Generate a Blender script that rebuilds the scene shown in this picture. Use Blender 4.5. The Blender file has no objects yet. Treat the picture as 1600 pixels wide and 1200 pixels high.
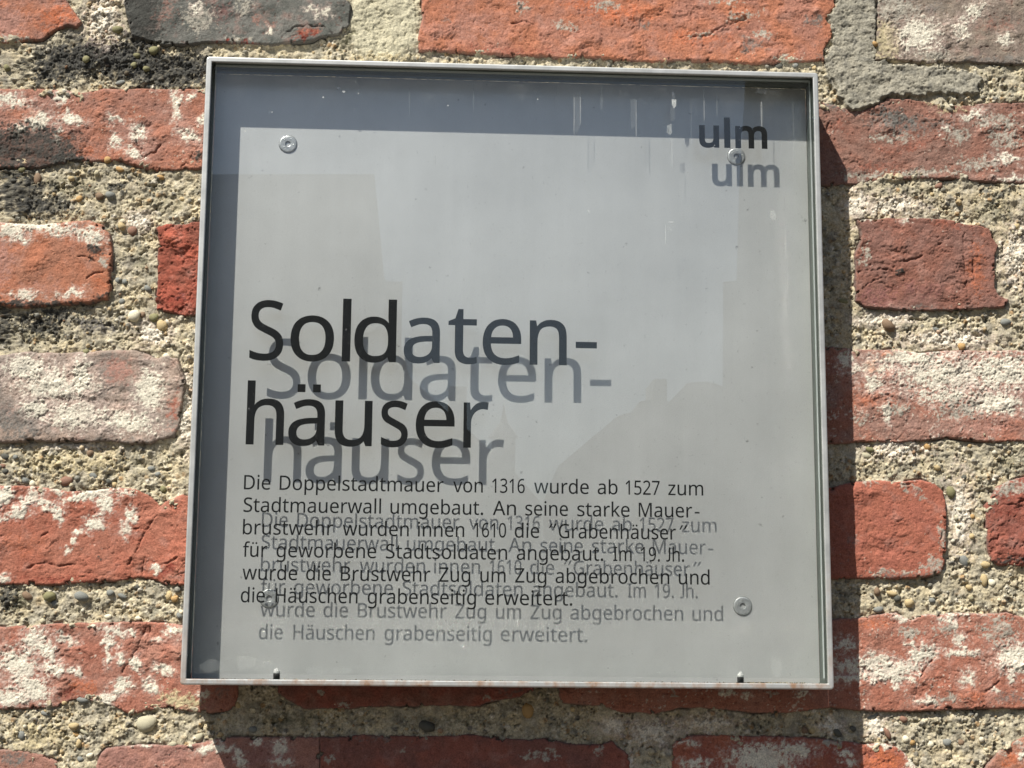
import bpy, bmesh, math, json
import numpy as np
from mathutils import Vector, Matrix

# ------------------------------------------------------------------ scene, camera, sky, sun, exposure
scene = bpy.context.scene
COL = scene.collection
scene.view_settings.view_transform = 'Standard'
scene.view_settings.look = 'None'
scene.view_settings.gamma = 1.0
scene.view_settings.exposure = 0.53
scene.render.engine = 'CYCLES'
scene.cycles.max_bounces = 8
scene.cycles.transparent_max_bounces = 12
scene.cycles.sample_clamp_indirect = 0.0
scene.cycles.blur_glossy = 0.0
scene.cycles.use_adaptive_sampling = False

# sign frame: x right, y into the wall, z up, millimetres, origin at the centre of the sign's front
SIGN_Z, SIGN_D = 1.89, 41.0                    # height of the sign's centre, sign front to wall face
def W(x, y, z):                                # sign millimetres -> world metres
    return (x / 1000.0, (y - SIGN_D) / 1000.0, z / 1000.0 + SIGN_Z)

YAW, PITCH, ROLL, FPX = -5.12974186e-02, 1.75235118e-01, -7.97588423e-03, 2560.0
CAM = np.array([-65.751894, -1269.70260, -240.086725])
def _rot():
    cy, sy = math.cos(YAW), math.sin(YAW); cp, sp = math.cos(PITCH), math.sin(PITCH); cr, sr = math.cos(ROLL), math.sin(ROLL)
    return (np.array([[cy, -sy, 0], [sy, cy, 0], [0, 0, 1]]) @ np.array([[1, 0, 0], [0, cp, -sp], [0, sp, cp]])
            @ np.array([[cr, 0, sr], [0, 1, 0], [-sr, 0, cr]]))
ROT = _rot()
cam_data = bpy.data.cameras.new("camera")
cam_data.sensor_width = 36.0
cam_data.lens = FPX / 1600.0 * 36.0
cam_data.clip_start = 0.05
cam_data.clip_end = 2000.0
cam = bpy.data.objects.new("camera", cam_data)
COL.objects.link(cam)
_m = Matrix(((ROT[0][0], ROT[0][2], -ROT[0][1]), (ROT[1][0], ROT[1][2], -ROT[1][1]), (ROT[2][0], ROT[2][2], -ROT[2][1])))
cam.matrix_world = Matrix.Translation(W(*CAM)) @ _m.to_4x4()
scene.camera = cam

SUN = Vector((0.8035, 1.0, -1.6775)).normalized()      # the way the sunlight travels
world = bpy.data.worlds.new("World"); scene.world = world; world.use_nodes = True
wn = world.node_tree; wn.nodes.clear()
sky = wn.nodes.new('ShaderNodeTexSky'); sky.sky_type = 'NISHITA'; sky.sun_disc = False
sky.sun_elevation = math.asin(-SUN.z); sky.sun_rotation = math.atan2(-SUN.x, -SUN.y)
sky.air_density = 1.1; sky.dust_density = 1.4; sky.ozone_density = 1.0
bg = wn.nodes.new('ShaderNodeBackground'); bg.inputs['Strength'].default_value = 0.055
wo = wn.nodes.new('ShaderNodeOutputWorld')
wn.links.new(sky.outputs[0], bg.inputs[0]); wn.links.new(bg.outputs[0], wo.inputs[0])
sd = bpy.data.lights.new("sun", 'SUN'); sd.energy = 4.8; sd.angle = math.radians(0.5); sd.color = (1.0, 0.955, 0.88)
sun = bpy.data.objects.new("sun", sd); COL.objects.link(sun)
sun.rotation_euler = SUN.to_track_quat('-Z', 'Y').to_euler(); sun.location = (-3, -4, 7)

# ------------------------------------------------------------------ measuring helpers
def on_plane(px, y):
    """points of the plane at depth y (sign millimetres) that stand at photograph positions px (n,2)"""
    px = np.atleast_2d(np.asarray(px, float))
    d = np.stack([(px[:, 0] - 800) / FPX, np.ones(len(px)), -(px[:, 1] - 600) / FPX], 1) @ ROT.T
    t = (y - CAM[1]) / d[:, 1]
    p = CAM + d * t[:, None]
    return p[:, [0, 2]]
def to_px(x, z, y=SIGN_D):
    v = np.stack([x - CAM[0], np.full_like(x, y - CAM[1]), z - CAM[2]], -1) @ ROT
    return 800 + FPX * v[..., 0] / v[..., 1], 600 - FPX * v[..., 2] / v[..., 1]

# ------------------------------------------------------------------ object helpers
def tag(o, label=None, cat=None, group=None, kind=None):
    if label: o['label'] = label
    if cat: o['category'] = cat
    if group: o['group'] = group
    if kind: o['kind'] = kind
    return o
def empty(name, loc=(0, 0, 0)):
    o = bpy.data.objects.new(name, None); o.location = loc; o.empty_display_size = 0.05; COL.objects.link(o); return o
def link(name, me, mat=None, parent=None):
    o = bpy.data.objects.new(name, me); COL.objects.link(o)
    if mat is not None and not me.materials: me.materials.append(mat)
    if parent is not None:
        o.parent = parent
        o.matrix_parent_inverse = Matrix.Translation(-parent.location)
    return o
def np_mesh(name, V, F, cols=None, smooth=True):
    me = bpy.data.meshes.new(name)
    V = np.asarray(V, np.float32); F = np.asarray(F, np.int32); k = F.shape[1]
    me.vertices.add(len(V)); me.vertices.foreach_set('co', V.ravel())
    me.loops.add(F.size); me.loops.foreach_set('vertex_index', F.ravel())
    me.polygons.add(len(F)); me.polygons.foreach_set('loop_start', np.arange(0, F.size, k, dtype=np.int32))
    me.polygons.foreach_set('use_smooth', np.full(len(F), smooth))
    me.update(calc_edges=True)
    if cols is not None:
        a = me.color_attributes.new('albedo', 'FLOAT_COLOR', 'POINT')
        c = np.ones((len(V), 4), np.float32); c[:, :3] = cols
        a.data.foreach_set('color', c.ravel())
    return me
def bm_mesh(name, bm, smooth=False):
    bmesh.ops.recalc_face_normals(bm, faces=bm.faces)
    me = bpy.data.meshes.new(name); bm.to_mesh(me); bm.free()
    for p in me.polygons: p.use_smooth = smooth
    return me
def lin(r, g, b):
    f = lambda c: (c / 255 / 12.92) if c / 255 <= 0.04045 else ((c / 255 + 0.055) / 1.055) ** 2.4
    return np.array([f(r), f(g), f(b)])

# ------------------------------------------------------------------ noise, vectorised
_rng = np.random.default_rng(7)
PERM = _rng.permutation(4096).astype(np.int64)
GR = _rng.random((4096, 4))
GA = np.stack([np.cos(GR[:, 0] * 2 * np.pi), np.sin(GR[:, 0] * 2 * np.pi)], 1)
def _h(ix, iy, s):
    return PERM[(PERM[(ix + s * 131) & 4095] + iy + s * 57) & 4095]
def perlin(x, y, s=0):
    ix = np.floor(x).astype(np.int64); iy = np.floor(y).astype(np.int64); fx = x - ix; fy = y - iy
    u = fx * fx * fx * (fx * (fx * 6 - 15) + 10); v = fy * fy * fy * (fy * (fy * 6 - 15) + 10)
    def g(dx, dy):
        a = GA[_h(ix + dx, iy + dy, s)]
        return a[..., 0] * (fx - dx) + a[..., 1] * (fy - dy)
    a = g(0, 0); b = g(1, 0); c = g(0, 1); d = g(1, 1)
    return 1.5 * ((a + (b - a) * u) * (1 - v) + (c + (d - c) * u) * v)
def fbm(x, y, scale, octv=4, s=0, gain=0.5):
    r = 0; a = 1.0; t = 0; f = 1.0 / scale
    for o in range(octv):
        r = r + a * perlin(x * f + 17.3 * o, y * f - 9.1 * o, s + o); t += a; a *= gain; f *= 2.03
    return r / t
def worley(x, y, scale, s=0):
    x = x / scale; y = y / scale
    ix = np.floor(x).astype(np.int64); iy = np.floor(y).astype(np.int64)
    f1 = np.full(x.shape, 9.0); f2 = np.full(x.shape, 9.0); cid = np.zeros(x.shape, np.int64)
    for dx in (-1, 0, 1):
        for dy in (-1, 0, 1):
            h = _h(ix + dx, iy + dy, s)
            d = np.hypot(ix + dx + GR[h, 1] - x, iy + dy + GR[h, 2] - y)
            nearer = d < f1
            f2 = np.where(nearer, f1, np.minimum(f2, d)); cid = np.where(nearer, h, cid); f1 = np.where(nearer, d, f1)
    return f1, f2, GR[cid, 3], GR[cid, 0]
def sstep(a, b, x):
    t = np.clip((x - a) / (b - a), 0, 1); return t * t * (3 - 2 * t)
def sdf_poly(x, y, P):
    """signed distance to the closed outline P, positive inside"""
    d = np.full(x.shape, 1e9); inside = np.zeros(x.shape, bool)
    n = len(P)
    for i in range(n):
        ax, ay = P[i]; bx, by = P[(i + 1) % n]
        ex, ey = bx - ax, by - ay; L = ex * ex + ey * ey + 1e-12
        t = np.clip(((x - ax) * ex + (y - ay) * ey) / L, 0, 1)
        d = np.minimum(d, np.hypot(x - ax - t * ex, y - ay - t * ey))
        c = (ay > y) != (by > y)
        inside ^= c & (x < ex * (y - ay) / (ey if ey else 1e-12) + ax)
    return np.where(inside, d, -d)
def d_line(x, y, P):
    d = np.full(x.shape, 1e9)
    for (ax, ay), (bx, by) in zip(P[:-1], P[1:]):
        ex, ey = bx - ax, by - ay
        t = np.clip(((x - ax) * ex + (y - ay) * ey) / (ex * ex + ey * ey), 0, 1)
        d = np.minimum(d, np.hypot(x - ax - t * ex, y - ay - t * ey))
    return d
def ell(u, v, cx, cy, rx, ry, ang=0):
    a = math.radians(ang); dx = u - cx; dy = v - cy
    p = (dx * math.cos(a) + dy * math.sin(a)) / rx; q = (-dx * math.sin(a) + dy * math.cos(a)) / ry
    return np.clip(1.35 - np.hypot(p, q), -1, 1)          # 1 in the middle, 0 a little outside
def mixc(c, col, m):
    return c * (1 - m[..., None]) + np.asarray(col) * m[..., None]

# ------------------------------------------------------------------ materials
def nt(name):
    m = bpy.data.materials.new(name); m.use_nodes = True; t = m.node_tree; t.nodes.clear()
    o = t.nodes.new('ShaderNodeOutputMaterial'); return m, t, o
def N(t, typ, **kw):
    n = t.nodes.new(typ)
    for k, v in kw.items(): setattr(n, k, v)
    return n
def obj_coords(t):
    return N(t, 'ShaderNodeTexCoord').outputs['Object']
def noise(t, co, scale, detail=6, rough=0.6):
    n = N(t, 'ShaderNodeTexNoise'); n.inputs['Scale'].default_value = scale; n.inputs['Detail'].default_value = detail
    n.inputs['Roughness'].default_value = rough; t.links.new(co, n.inputs['Vector']); return n.outputs['Fac']
def ramp(t, fac, stops):
    r = N(t, 'ShaderNodeValToRGB'); e = r.color_ramp.elements
    while len(e) < len(stops): e.new(0.5)
    for i, (p, c) in enumerate(stops):
        e[i].position = p; e[i].color = (*c, 1) if len(c) == 3 else c
    t.links.new(fac, r.inputs[0]); return r.outputs[0]
def mul(t, a, b):
    n = N(t, 'ShaderNodeMix', data_type='RGBA', blend_type='MULTIPLY'); n.inputs[0].default_value = 1.0
    t.links.new(a, n.inputs[6]); t.links.new(b, n.inputs[7]); return n.outputs[2]
def masonry(name, lo, hi, fine, bump, dist):
    """albedo from the surface's own mapped colour, times a fine grain, with a grainy relief"""
    m, t, o = nt(name); co = obj_coords(t)
    a = N(t, 'ShaderNodeVertexColor', layer_name='albedo').outputs[0]
    g = ramp(t, noise(t, co, fine, 3, 0.7), [(0.30, (lo,) * 3), (0.70, (hi,) * 3)])
    p = N(t, 'ShaderNodeBsdfPrincipled'); t.links.new(mul(t, a, g), p.inputs['Base Color'])
    p.inputs['Roughness'].default_value = 0.9; p.inputs['Specular IOR Level'].default_value = 0.25
    b = N(t, 'ShaderNodeBump'); b.inputs['Strength'].default_value = bump; b.inputs['Distance'].default_value = dist
    t.links.new(noise(t, co, fine * 0.8, 5, 0.75), b.inputs['Height']); t.links.new(b.outputs[0], p.inputs['Normal'])
    t.links.new(p.outputs[0], o.inputs[0]); return m
M_BRICK = masonry('fired_brick', 0.70, 1.30, 950, 0.8, 0.0009)
M_MORTAR = masonry('weathered_mortar', 0.66, 1.34, 750, 0.8, 0.0010)
def plain(name, col, rough=0.7, var=0.12, scale=300, metallic=0.0, spec=0.4, bump=0.0):
    m, t, o = nt(name); co = obj_coords(t)
    c = np.array(col)
    r = ramp(t, noise(t, co, scale, 5), [(0.3, tuple(c * (1 - var))), (0.7, tuple(np.minimum(c * (1 + var), 1)))])
    p = N(t, 'ShaderNodeBsdfPrincipled'); t.links.new(r, p.inputs['Base Color'])
    p.inputs['Roughness'].default_value = rough; p.inputs['Metallic'].default_value = metallic
    p.inputs['Specular IOR Level'].default_value = spec
    if bump:
        b = N(t, 'ShaderNodeBump'); b.inputs['Strength'].default_value = bump; b.inputs['Distance'].default_value = 0.0005
        t.links.new(noise(t, co, scale * 2, 5), b.inputs['Height']); t.links.new(b.outputs[0], p.inputs['Normal'])
    t.links.new(p.outputs[0], o.inputs[0]); return m

# ------------------------------------------------------------------ the brick wall
wall = empty("brick_wall", (0, 0, 0))
tag(wall, "old wall of weathered red bricks and pebbly mortar behind the metal sign", "wall")
ORANGE, PINK, DEEP, PURPLE = lin(192, 102, 66), lin(172, 108, 94), lin(144, 66, 48), lin(140, 95, 90)
FRESH, DARKRED = lin(188, 110, 76), lin(120, 50, 38)
WHITE, GREYW, BLACK, GREY, SAND = lin(222, 216, 197), lin(172, 166, 152), lin(66, 66, 62), lin(118, 114, 108), lin(186, 174, 138)
KINDS = {'w': (WHITE, 0.5, 1), 'g': (GREYW, 0.25, 1), 'k': (BLACK, 0.5, 1), 'd': (GREY, 0.1, 0), 'o': (FRESH, 0, 0),
         'r': (lin(156, 96, 78), 0, 0), 'p': (PURPLE, 0, 0), 'n': (DARKRED, -0.3, 0), 'i': (lin(174, 130, 116), 0, 0), 's': (SAND, 0.6, 1), 'v': (lin(98, 96, 74), -0.5, 0)}
# every brick: outline in photograph positions, colours (main, second), height in mm, roughness of its face, patches, cracks
# patch: (kind, x, y, rx, ry, angle, strength)
BR = []
def brick(P, c1, c2, h=0.0, rough=1.0, patches=(), cracks=(), fine=True, speck=0.0, rnd=3.0):
    BR.append(dict(P=P, c1=c1, c2=c2, h=h, rough=rough, patches=patches, cracks=cracks, fine=fine, speck=speck, rnd=rnd))
brick([(-200, -62), (95, -62), (98, -8), (110, 10), (128, 34), (120, 44), (104, 40), (88, 46), (66, 62), (40, 64), (10, 68), (-200, 68)],
      ORANGE, PINK, 0.6, 0.8, [('o', 90, 25, 45, 25, -20, .9), ('i', 10, 40, 45, 45, 0, .9), ('g', 20, 62, 40, 8, 0, .6), ('r', 100, 38, 30, 10, 0, .5)], speck=.02)
brick([(198, -62), (535, -62), (535, -5), (548, 8), (545, 40), (528, 55), (500, 58), (490, 64), (455, 68), (425, 70), (410, 70), (370, 68), (345, 66), (322, 66), (300, 70), (262, 71), (235, 65), (208, 58), (200, 30), (195, 5)],
      lin(122, 110, 108), lin(98, 92, 90), 2.0, 0.7, [('k', 220, 30, 26, 58, 12, 1.7), ('i', 262, 20, 26, 30, 0, .5), ('i', 405, 22, 14, 36, -20, .45), ('r', 400, 30, 8, 20, -20, .4), ('p', 340, 20, 40, 25, 0, .6),
      ('g', 312, 28, 30, 28, 20, .75), ('g', 380, 8, 20, 20, 0, .45), ('w', 308, 15, 10, 12, 0, .5), ('w', 505, 20, 18, 10, 0, .45), ('r', 425, 42, 10, 14, 0, .7), ('w', 424, 50, 5, 9, 0, .9), ('g', 370, 62, 25, 5, 0, .7), ('w', 485, 16, 12, 6, 0, .55),
      ('n', 375, 69, 46, 4, 2, 1.0), ('r', 480, 52, 26, 10, -15, 1.0), ('n', 480, 57, 20, 4, -15, .9)],
      [[(448, 52), (462, 44), (480, 41), (505, 42), (520, 52)]], rnd=2)
brick([(658, -62), (1300, -62), (1300, -5), (1305, 10), (1290, 30), (1302, 45), (1298, 62), (1286, 80), (1288, 95), (1240, 97), (1180, 100), (1130, 97), (1060, 95), (1020, 97), (980, 95), (930, 90), (880, 92), (850, 88), (790, 87), (720, 82), (690, 80), (655, 80), (652, 60), (660, 30)],
      ORANGE, lin(182, 106, 86), 1.6, 1.15, [('i', 740, 45, 70, 30, 0, .6), ('o', 965, 20, 80, 22, 0, .8), ('o', 1090, 60, 90, 18, 0, .7), ('o', 905, 6, 40, 12, 0, .8), ('g', 815, 12, 14, 9, 0, .8), ('k', 812, 12, 8, 5, 0, .5),
      ('g', 950, 10, 24, 10, 0, .7), ('d', 1008, 42, 9, 7, 0, .9), ('d', 1175, 70, 34, 14, 20, .75), ('g', 1190, 55, 24, 8, 0, .55), ('d', 1272, 33, 17, 10, 20, .9), ('d', 1285, 85, 10, 16, 0, .8), ('d', 1165, 80, 9, 8, 0, .9),
      ('g', 1160, 28, 40, 10, -10, .45), ('g', 880, 40, 26, 10, 20, .5), ('g', 1100, 56, 30, 5, -10, .6), ('d', 696, 33, 5, 4, 0, 1), ('g', 1230, 92, 30, 6, 0, .6), ('g', 1130, 2, 40, 8, 0, .4), ('r', 800, 80, 130, 7, 3, .8)],
      [[(1060, 58), (1100, 58), (1125, 45), (1165, 30)], [(800, 38), (820, 34), (835, 40)]], speck=.02)
brick([(1352, -62), (1850, -62), (1850, 105), (1600, 102), (1560, 100), (1510, 98), (1450, 100), (1400, 94), (1366, 95), (1370, 60), (1370, 0)],
      lin(150, 122, 110), lin(140, 112, 104), 1.3, 1.0, [('s', 1385, 65, 26, 40, 0, .9), ('w', 1435, 55, 40, 36, 0, .72), ('g', 1400, 15, 40, 25, 0, .9), ('w', 1520, 20, 30, 14, -35, .6), ('r', 1560, 40, 50, 24, 0, .45), ('d', 1460, 12, 40, 14, 0, .7),
      ('w', 1570, 62, 20, 12, 20, .5), ('d', 1560, 95, 80, 8, 0, .9), ('w', 1500, 50, 24, 16, 50, .45), ('g', 1460, 88, 30, 9, 0, .8)], [[(1414, 60), (1414, 92)]])
brick([(-200, 140), (60, 138), (100, 141), (130, 145), (160, 139), (230, 138), (330, 140), (480, 142), (480, 262), (320, 264), (262, 266), (240, 267), (215, 262), (190, 250), (160, 252), (120, 252), (60, 262), (-200, 262)],
      PINK, lin(184, 102, 76), 0.4, 1.1, [('w', 15, 156, 32, 13, 10, .85), ('w', 95, 150, 12, 12, 0, 1), ('w', 58, 190, 22, 17, -40, .95), ('w', 112, 186, 24, 8, 15, 1), ('w', 30, 203, 12, 14, 0, .9), ('w', 90, 212, 7, 18, 0, 1),
      ('w', 275, 165, 9, 30, 0, .75), ('w', 215, 208, 16, 14, 30, .8), ('w', 210, 240, 18, 9, 30, .9), ('w', 296, 212, 22, 10, 15, .85), ('w', 315, 190, 8, 8, 0, 1), ('w', 180, 185, 18, 7, 0, .6), ('w', 300, 150, 10, 8, 0, .5), ('w', 180, 222, 14, 14, 0, .45),
      ('k', 50, 236, 56, 27, 5, 2.2), ('k', 108, 250, 24, 11, 10, 1.8), ('o', 45, 178, 22, 14, 0, .6), ('o', 145, 236, 40, 16, 20, .6), ('o', 100, 212, 14, 14, 0, .5), ('k', 308, 245, 10, 12, 0, .9)],
      [[(208, 190), (214, 222), (222, 246)], [(222, 246), (242, 238), (250, 228)], [(285, 262), (305, 235), (320, 222)]], speck=.10)
brick([(-260, 350), (5, 348), (60, 352), (100, 348), (140, 345), (160, 352), (172, 368), (176, 395), (172, 430), (174, 455), (168, 468), (140, 474), (100, 477), (40, 482), (0, 477), (-260, 480)],
      ORANGE, lin(184, 106, 78), 3.2, 0.7, [('w', 70, 356, 60, 11, 8, 1.0), ('w', 18, 360, 30, 16, 0, .95), ('w', 142, 370, 26, 14, 25, 1.0), ('w', 35, 375, 16, 8, 0, .8), ('w', 40, 462, 30, 7, 0, .6), ('w', 112, 460, 28, 8, -10, .7), ('i', 5, 410, 26, 50, 0, .9),
      ('i', 60, 452, 60, 14, 0, .6), ('k', 150, 392, 14, 14, 0, .9), ('g', 165, 412, 12, 12, 0, .8), ('k', 60, 478, 120, 6, 2, 1.3), ('k', 160, 466, 20, 8, -10, .7), ('o', 155, 440, 20, 20, 0, .7)],
      [[(110, 402), (136, 402), (150, 410)], [(136, 436), (150, 428), (172, 423)]], rnd=5)
brick([(244, 355), (262, 350), (290, 351), (300, 346), (330, 346), (470, 346), (470, 490), (330, 492), (285, 493), (262, 486), (246, 484), (243, 470), (247, 440), (246, 400), (250, 380)],
      DEEP, lin(176, 70, 44), 0.8, 2.2, [('n', 280, 472, 34, 22, 10, .8), ('p', 285, 462, 24, 12, 10, .5), ('o', 270, 375, 24, 18, 0, .35)], rnd=1.5)
brick([(-180, 560), (0, 556), (40, 550), (90, 552), (130, 550), (160, 548), (205, 547), (225, 552), (245, 560), (262, 556), (278, 562), (284, 580), (290, 600), (283, 640), (280, 668), (272, 684), (250, 688), (235, 694), (205, 694), (170, 690), (120, 690), (60, 690), (0, 692), (-180, 692)],
      lin(172, 134, 122), lin(150, 124, 118), 2.4, 1.0, [('w', 90, 600, 80, 34, 0, .75), ('w', 40, 575, 40, 22, 0, .8), ('w', 120, 650, 60, 26, 0, .7), ('w', 235, 610, 30, 40, 10, .85), ('w', 200, 660, 60, 22, 10, .75), ('w', 128, 590, 14, 36, 0, .95), ('w', 55, 640, 26, 18, 0, .85),
      ('d', 15, 660, 36, 40, -20, .9), ('d', 40, 575, 26, 12, 0, .7), ('d', 35, 672, 50, 18, 10, .9), ('i', 185, 580, 34, 30, 0, .9), ('i', 185, 642, 26, 14, -20, .5), ('r', 272, 640, 10, 44, 5, .9), ('i', 110, 585, 14, 22, 0, .6), ('d', 185, 690, 100, 7, 3, .8)],
      [[(262, 560), (278, 575), (288, 598)]], rnd=4)
brick([(-300, 762), (0, 758), (60, 760), (110, 768), (150, 766), (185, 762), (215, 764), (235, 775), (250, 790), (262, 782), (290, 770), (360, 760), (560, 760), (560, 905), (290, 914), (262, 914), (240, 906), (222, 902), (180, 908), (120, 912), (80, 914), (0, 913), (-300, 913)],
      lin(184, 90, 64), lin(184, 98, 74), 0.6, 1.0, [('w', 8, 772, 12, 18, 20, 1.25), ('w', 28, 803, 22, 7, -10, 1.2), ('w', 38, 790, 12, 10, 0, 1.1), ('w', 52, 775, 16, 9, -30, 1.15), ('w', 75, 790, 26, 6, 25, 1.15), ('w', 94, 803, 5, 14, 0, 1.1), ('w', 140, 774, 44, 6, -12, 1.2),
      ('w', 165, 788, 12, 16, 20, 1.2), ('w', 148, 818, 14, 12, -30, 1.2), ('w', 197, 771, 14, 6, 0, 1.0), ('w', 203, 808, 8, 13, 25, 1.3), ('w', 196, 828, 8, 11, 20, 1.3), ('w', 118, 844, 4, 9, -10, 1.15), ('w', 122, 828, 7, 4, -30, 1.1), ('w', 103, 860, 4, 5, 0, 1.1),
      ('w', 136, 832, 4, 4, 0, 1.0), ('w', 5, 902, 12, 4, 0, 1), ('w', 3, 812, 8, 4, 0, 1), ('w', 243, 888, 12, 7, 10, .9), ('w', 88, 768, 12, 8, 0, .9), ('i', 70, 775, 40, 10, 0, .6), ('i', 190, 830, 30, 30, 0, .5), ('o', 40, 850, 60, 30, 0, .45), ('n', 262, 892, 26, 10, -30, .9), ('i', 275, 900, 18, 12, 0, .8),
      ('n', 80, 905, 90, 6, 0, .7), ('k', 155, 870, 6, 4, 0, .6)],
      [[(42, 888), (58, 882), (75, 880), (92, 886), (110, 882), (132, 876)], [(200, 882), (212, 862), (222, 840), (234, 818), (245, 805)], [(245, 884), (262, 880), (278, 870), (292, 864)], [(208, 826), (240, 828)], [(60, 850), (66, 838), (76, 832)], [(222, 900), (226, 870)]], speck=.02, rnd=3.5)
brick([(-130, 980), (0, 980), (60, 976), (100, 974), (160, 972), (230, 972), (285, 976), (330, 980), (340, 980), (372, 985), (372, 1090), (366, 1105), (355, 1112), (330, 1114), (300, 1112), (260, 1106), (230, 1110), (205, 1118), (180, 1105), (165, 1100), (140, 1095), (115, 1092), (90, 1105), (40, 1108), (-130, 1112)],
      lin(180, 96, 74), lin(180, 108, 90), 0.2, 1.1, [('w', 55, 1000, 22, 24, 20, .9), ('w', 30, 1040, 36, 24, 30, 1.05), ('w', 50, 1078, 34, 20, 20, 1.05), ('w', 15, 1090, 26, 16, 0, 1.0), ('w', 75, 1020, 12, 26, -20, 1.0), ('w', 82, 1045, 20, 10, 0, 1.0), ('w', 105, 998, 18, 8, 30, 1.0), ('w', 116, 1050, 12, 7, 20, .95),
      ('w', 180, 985, 26, 8, 10, 1.0), ('w', 168, 1012, 7, 26, 0, 1.05), ('w', 178, 1005, 10, 6, 0, 1.0), ('w', 188, 1028, 12, 8, 30, .9), ('w', 192, 1072, 16, 14, 0, .95), ('w', 168, 1092, 22, 10, -20, .95), ('w', 250, 1000, 9, 6, 0, 1), ('w', 215, 1040, 9, 14, -30, 1.1), ('w', 256, 1046, 16, 8, 15, 1.1), ('w', 238, 1074, 14, 8, 30, 1.1),
      ('w', 272, 985, 16, 12, 0, .9), ('s', 280, 1095, 36, 14, 10, 1.0), ('w', 230, 1068, 8, 6, 0, 1), ('w', 205, 990, 10, 8, 0, .9), ('o', 130, 1072, 30, 16, 10, .8), ('n', 100, 1085, 30, 10, -20, .7), ('d', 345, 1080, 26, 14, 0, .6), ('w', 318, 1085, 12, 6, 0, .8), ('i', 120, 1000, 30, 20, 0, .4)],
      [[(228, 980), (218, 1005), (205, 1030), (190, 1052)], [(236, 982), (228, 1004)]], speck=.07)
brick([(432, 985), (840, 985), (834, 1079), (820, 1082), (812, 1088), (775, 1095), (760, 1097), (750, 1103), (700, 1102), (620, 1103), (575, 1104), (565, 1104), (545, 1108), (520, 1106), (475, 1107), (462, 1100), (448, 1092), (435, 1082)],
      lin(168, 78, 60), lin(150, 84, 70), 1.8, 0.8, [('g', 540, 1100, 20, 5, 0, .6), ('g', 765, 1093, 12, 5, 0, .7), ('d', 800, 1080, 30, 8, 0, .7), ('g', 500, 1082, 6, 4, 0, .7)])
brick([(872, 990), (1200, 985), (1310, 968), (1350, 965), (1380, 960), (1400, 958), (1415, 966), (1450, 961), (1500, 958), (1540, 960), (1575, 958), (1600, 966), (1760, 962), (1760, 1107), (1600, 1107), (1500, 1108), (1400, 1112), (1340, 1110), (1300, 1105), (1265, 1109), (1230, 1113), (1175, 1113), (1130, 1108), (1100, 1105), (1060, 1106), (1025, 1114), (970, 1112), (945, 1103), (920, 1101), (880, 1098), (874, 1085)],
      lin(182, 96, 72), lin(184, 106, 86), 2.2, 1.0, [('w', 1390, 1048, 48, 12, -8, 1.25), ('w', 1365, 1035, 30, 14, 0, 1.05), ('w', 1440, 1022, 22, 14, -25, 1.15), ('w', 1395, 1060, 30, 7, 10, 1.1), ('w', 1330, 1040, 34, 12, 0, .85), ('w', 1325, 1060, 40, 8, 0, .8), ('w', 1320, 1005, 18, 14, 0, .6), ('w', 1500, 1020, 30, 7, 0, .9),
      ('w', 1585, 1025, 34, 22, -10, 1.0), ('w', 1590, 1045, 20, 10, 0, .9), ('w', 1500, 1000, 12, 14, 20, .8), ('w', 1480, 968, 14, 6, 0, .9), ('w', 1490, 978, 8, 6, 0, .9), ('w', 1470, 958, 80, 4, 0, .9), ('w', 1420, 1005, 8, 5, 0, 1.2), ('w', 1412, 967, 14, 8, 0, .8), ('w', 1400, 1072, 8, 5, 0, .9), ('w', 1450, 1095, 26, 8, 0, .6), ('w', 1510, 1060, 14, 18, 20, .65),
      ('w', 1556, 1078, 6, 5, 0, 1), ('w', 1578, 1062, 6, 8, 0, 1), ('g', 1560, 985, 34, 26, 0, .8), ('g', 1420, 988, 26, 12, 0, .6), ('g', 1475, 985, 24, 12, 0, .6), ('d', 1580, 1090, 40, 12, 0, .8), ('g', 1478, 1092, 30, 8, 0, .5), ('o', 1360, 975, 40, 14, 0, .7), ('o', 1520, 1085, 30, 12, 0, .6), ('w', 1135, 1083, 14, 6, 0, .9), ('w', 1165, 1088, 12, 6, 0, .7), ('w', 1255, 1083, 12, 5, 0, .8), ('g', 1205, 1083, 16, 5, 0, .7), ('g', 1055, 1084, 10, 4, 0, .7)],
      [[(1436, 1058), (1446, 1042), (1455, 1032)], [(1540, 1080), (1560, 1066)]], speck=.14)
brick([(-150, 1170), (0, 1172), (30, 1172), (70, 1180), (88, 1190), (95, 1295), (-150, 1295)],
      lin(178, 110, 92), PINK, 0.0, 0.8, [('d', 22, 1185, 26, 14, 10, 1.1), ('i', 70, 1190, 20, 10, 0, .8)])
brick([(155, 1182), (165, 1170), (190, 1166), (220, 1163), (260, 1165), (300, 1163), (330, 1158), (345, 1154), (370, 1152), (440, 1152), (480, 1152), (499.6, 1152), (499.6, 1295), (150, 1295), (150, 1195)],
      lin(180, 108, 92), lin(168, 104, 94), 0.8, 1.0, [('w', 325, 1170, 26, 8, -20, .8), ('w', 352, 1170, 18, 6, 0, 1), ('w', 374, 1186, 8, 20, -20, 1), ('w', 400, 1160, 9, 6, 0, .9), ('w', 437, 1168, 14, 14, 0, .9), ('w', 440, 1190, 16, 8, 0, .9), ('p', 420, 1180, 60, 24, 0, .5), ('w', 222, 1164, 20, 4, 0, .7)], speck=.05)
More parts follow.
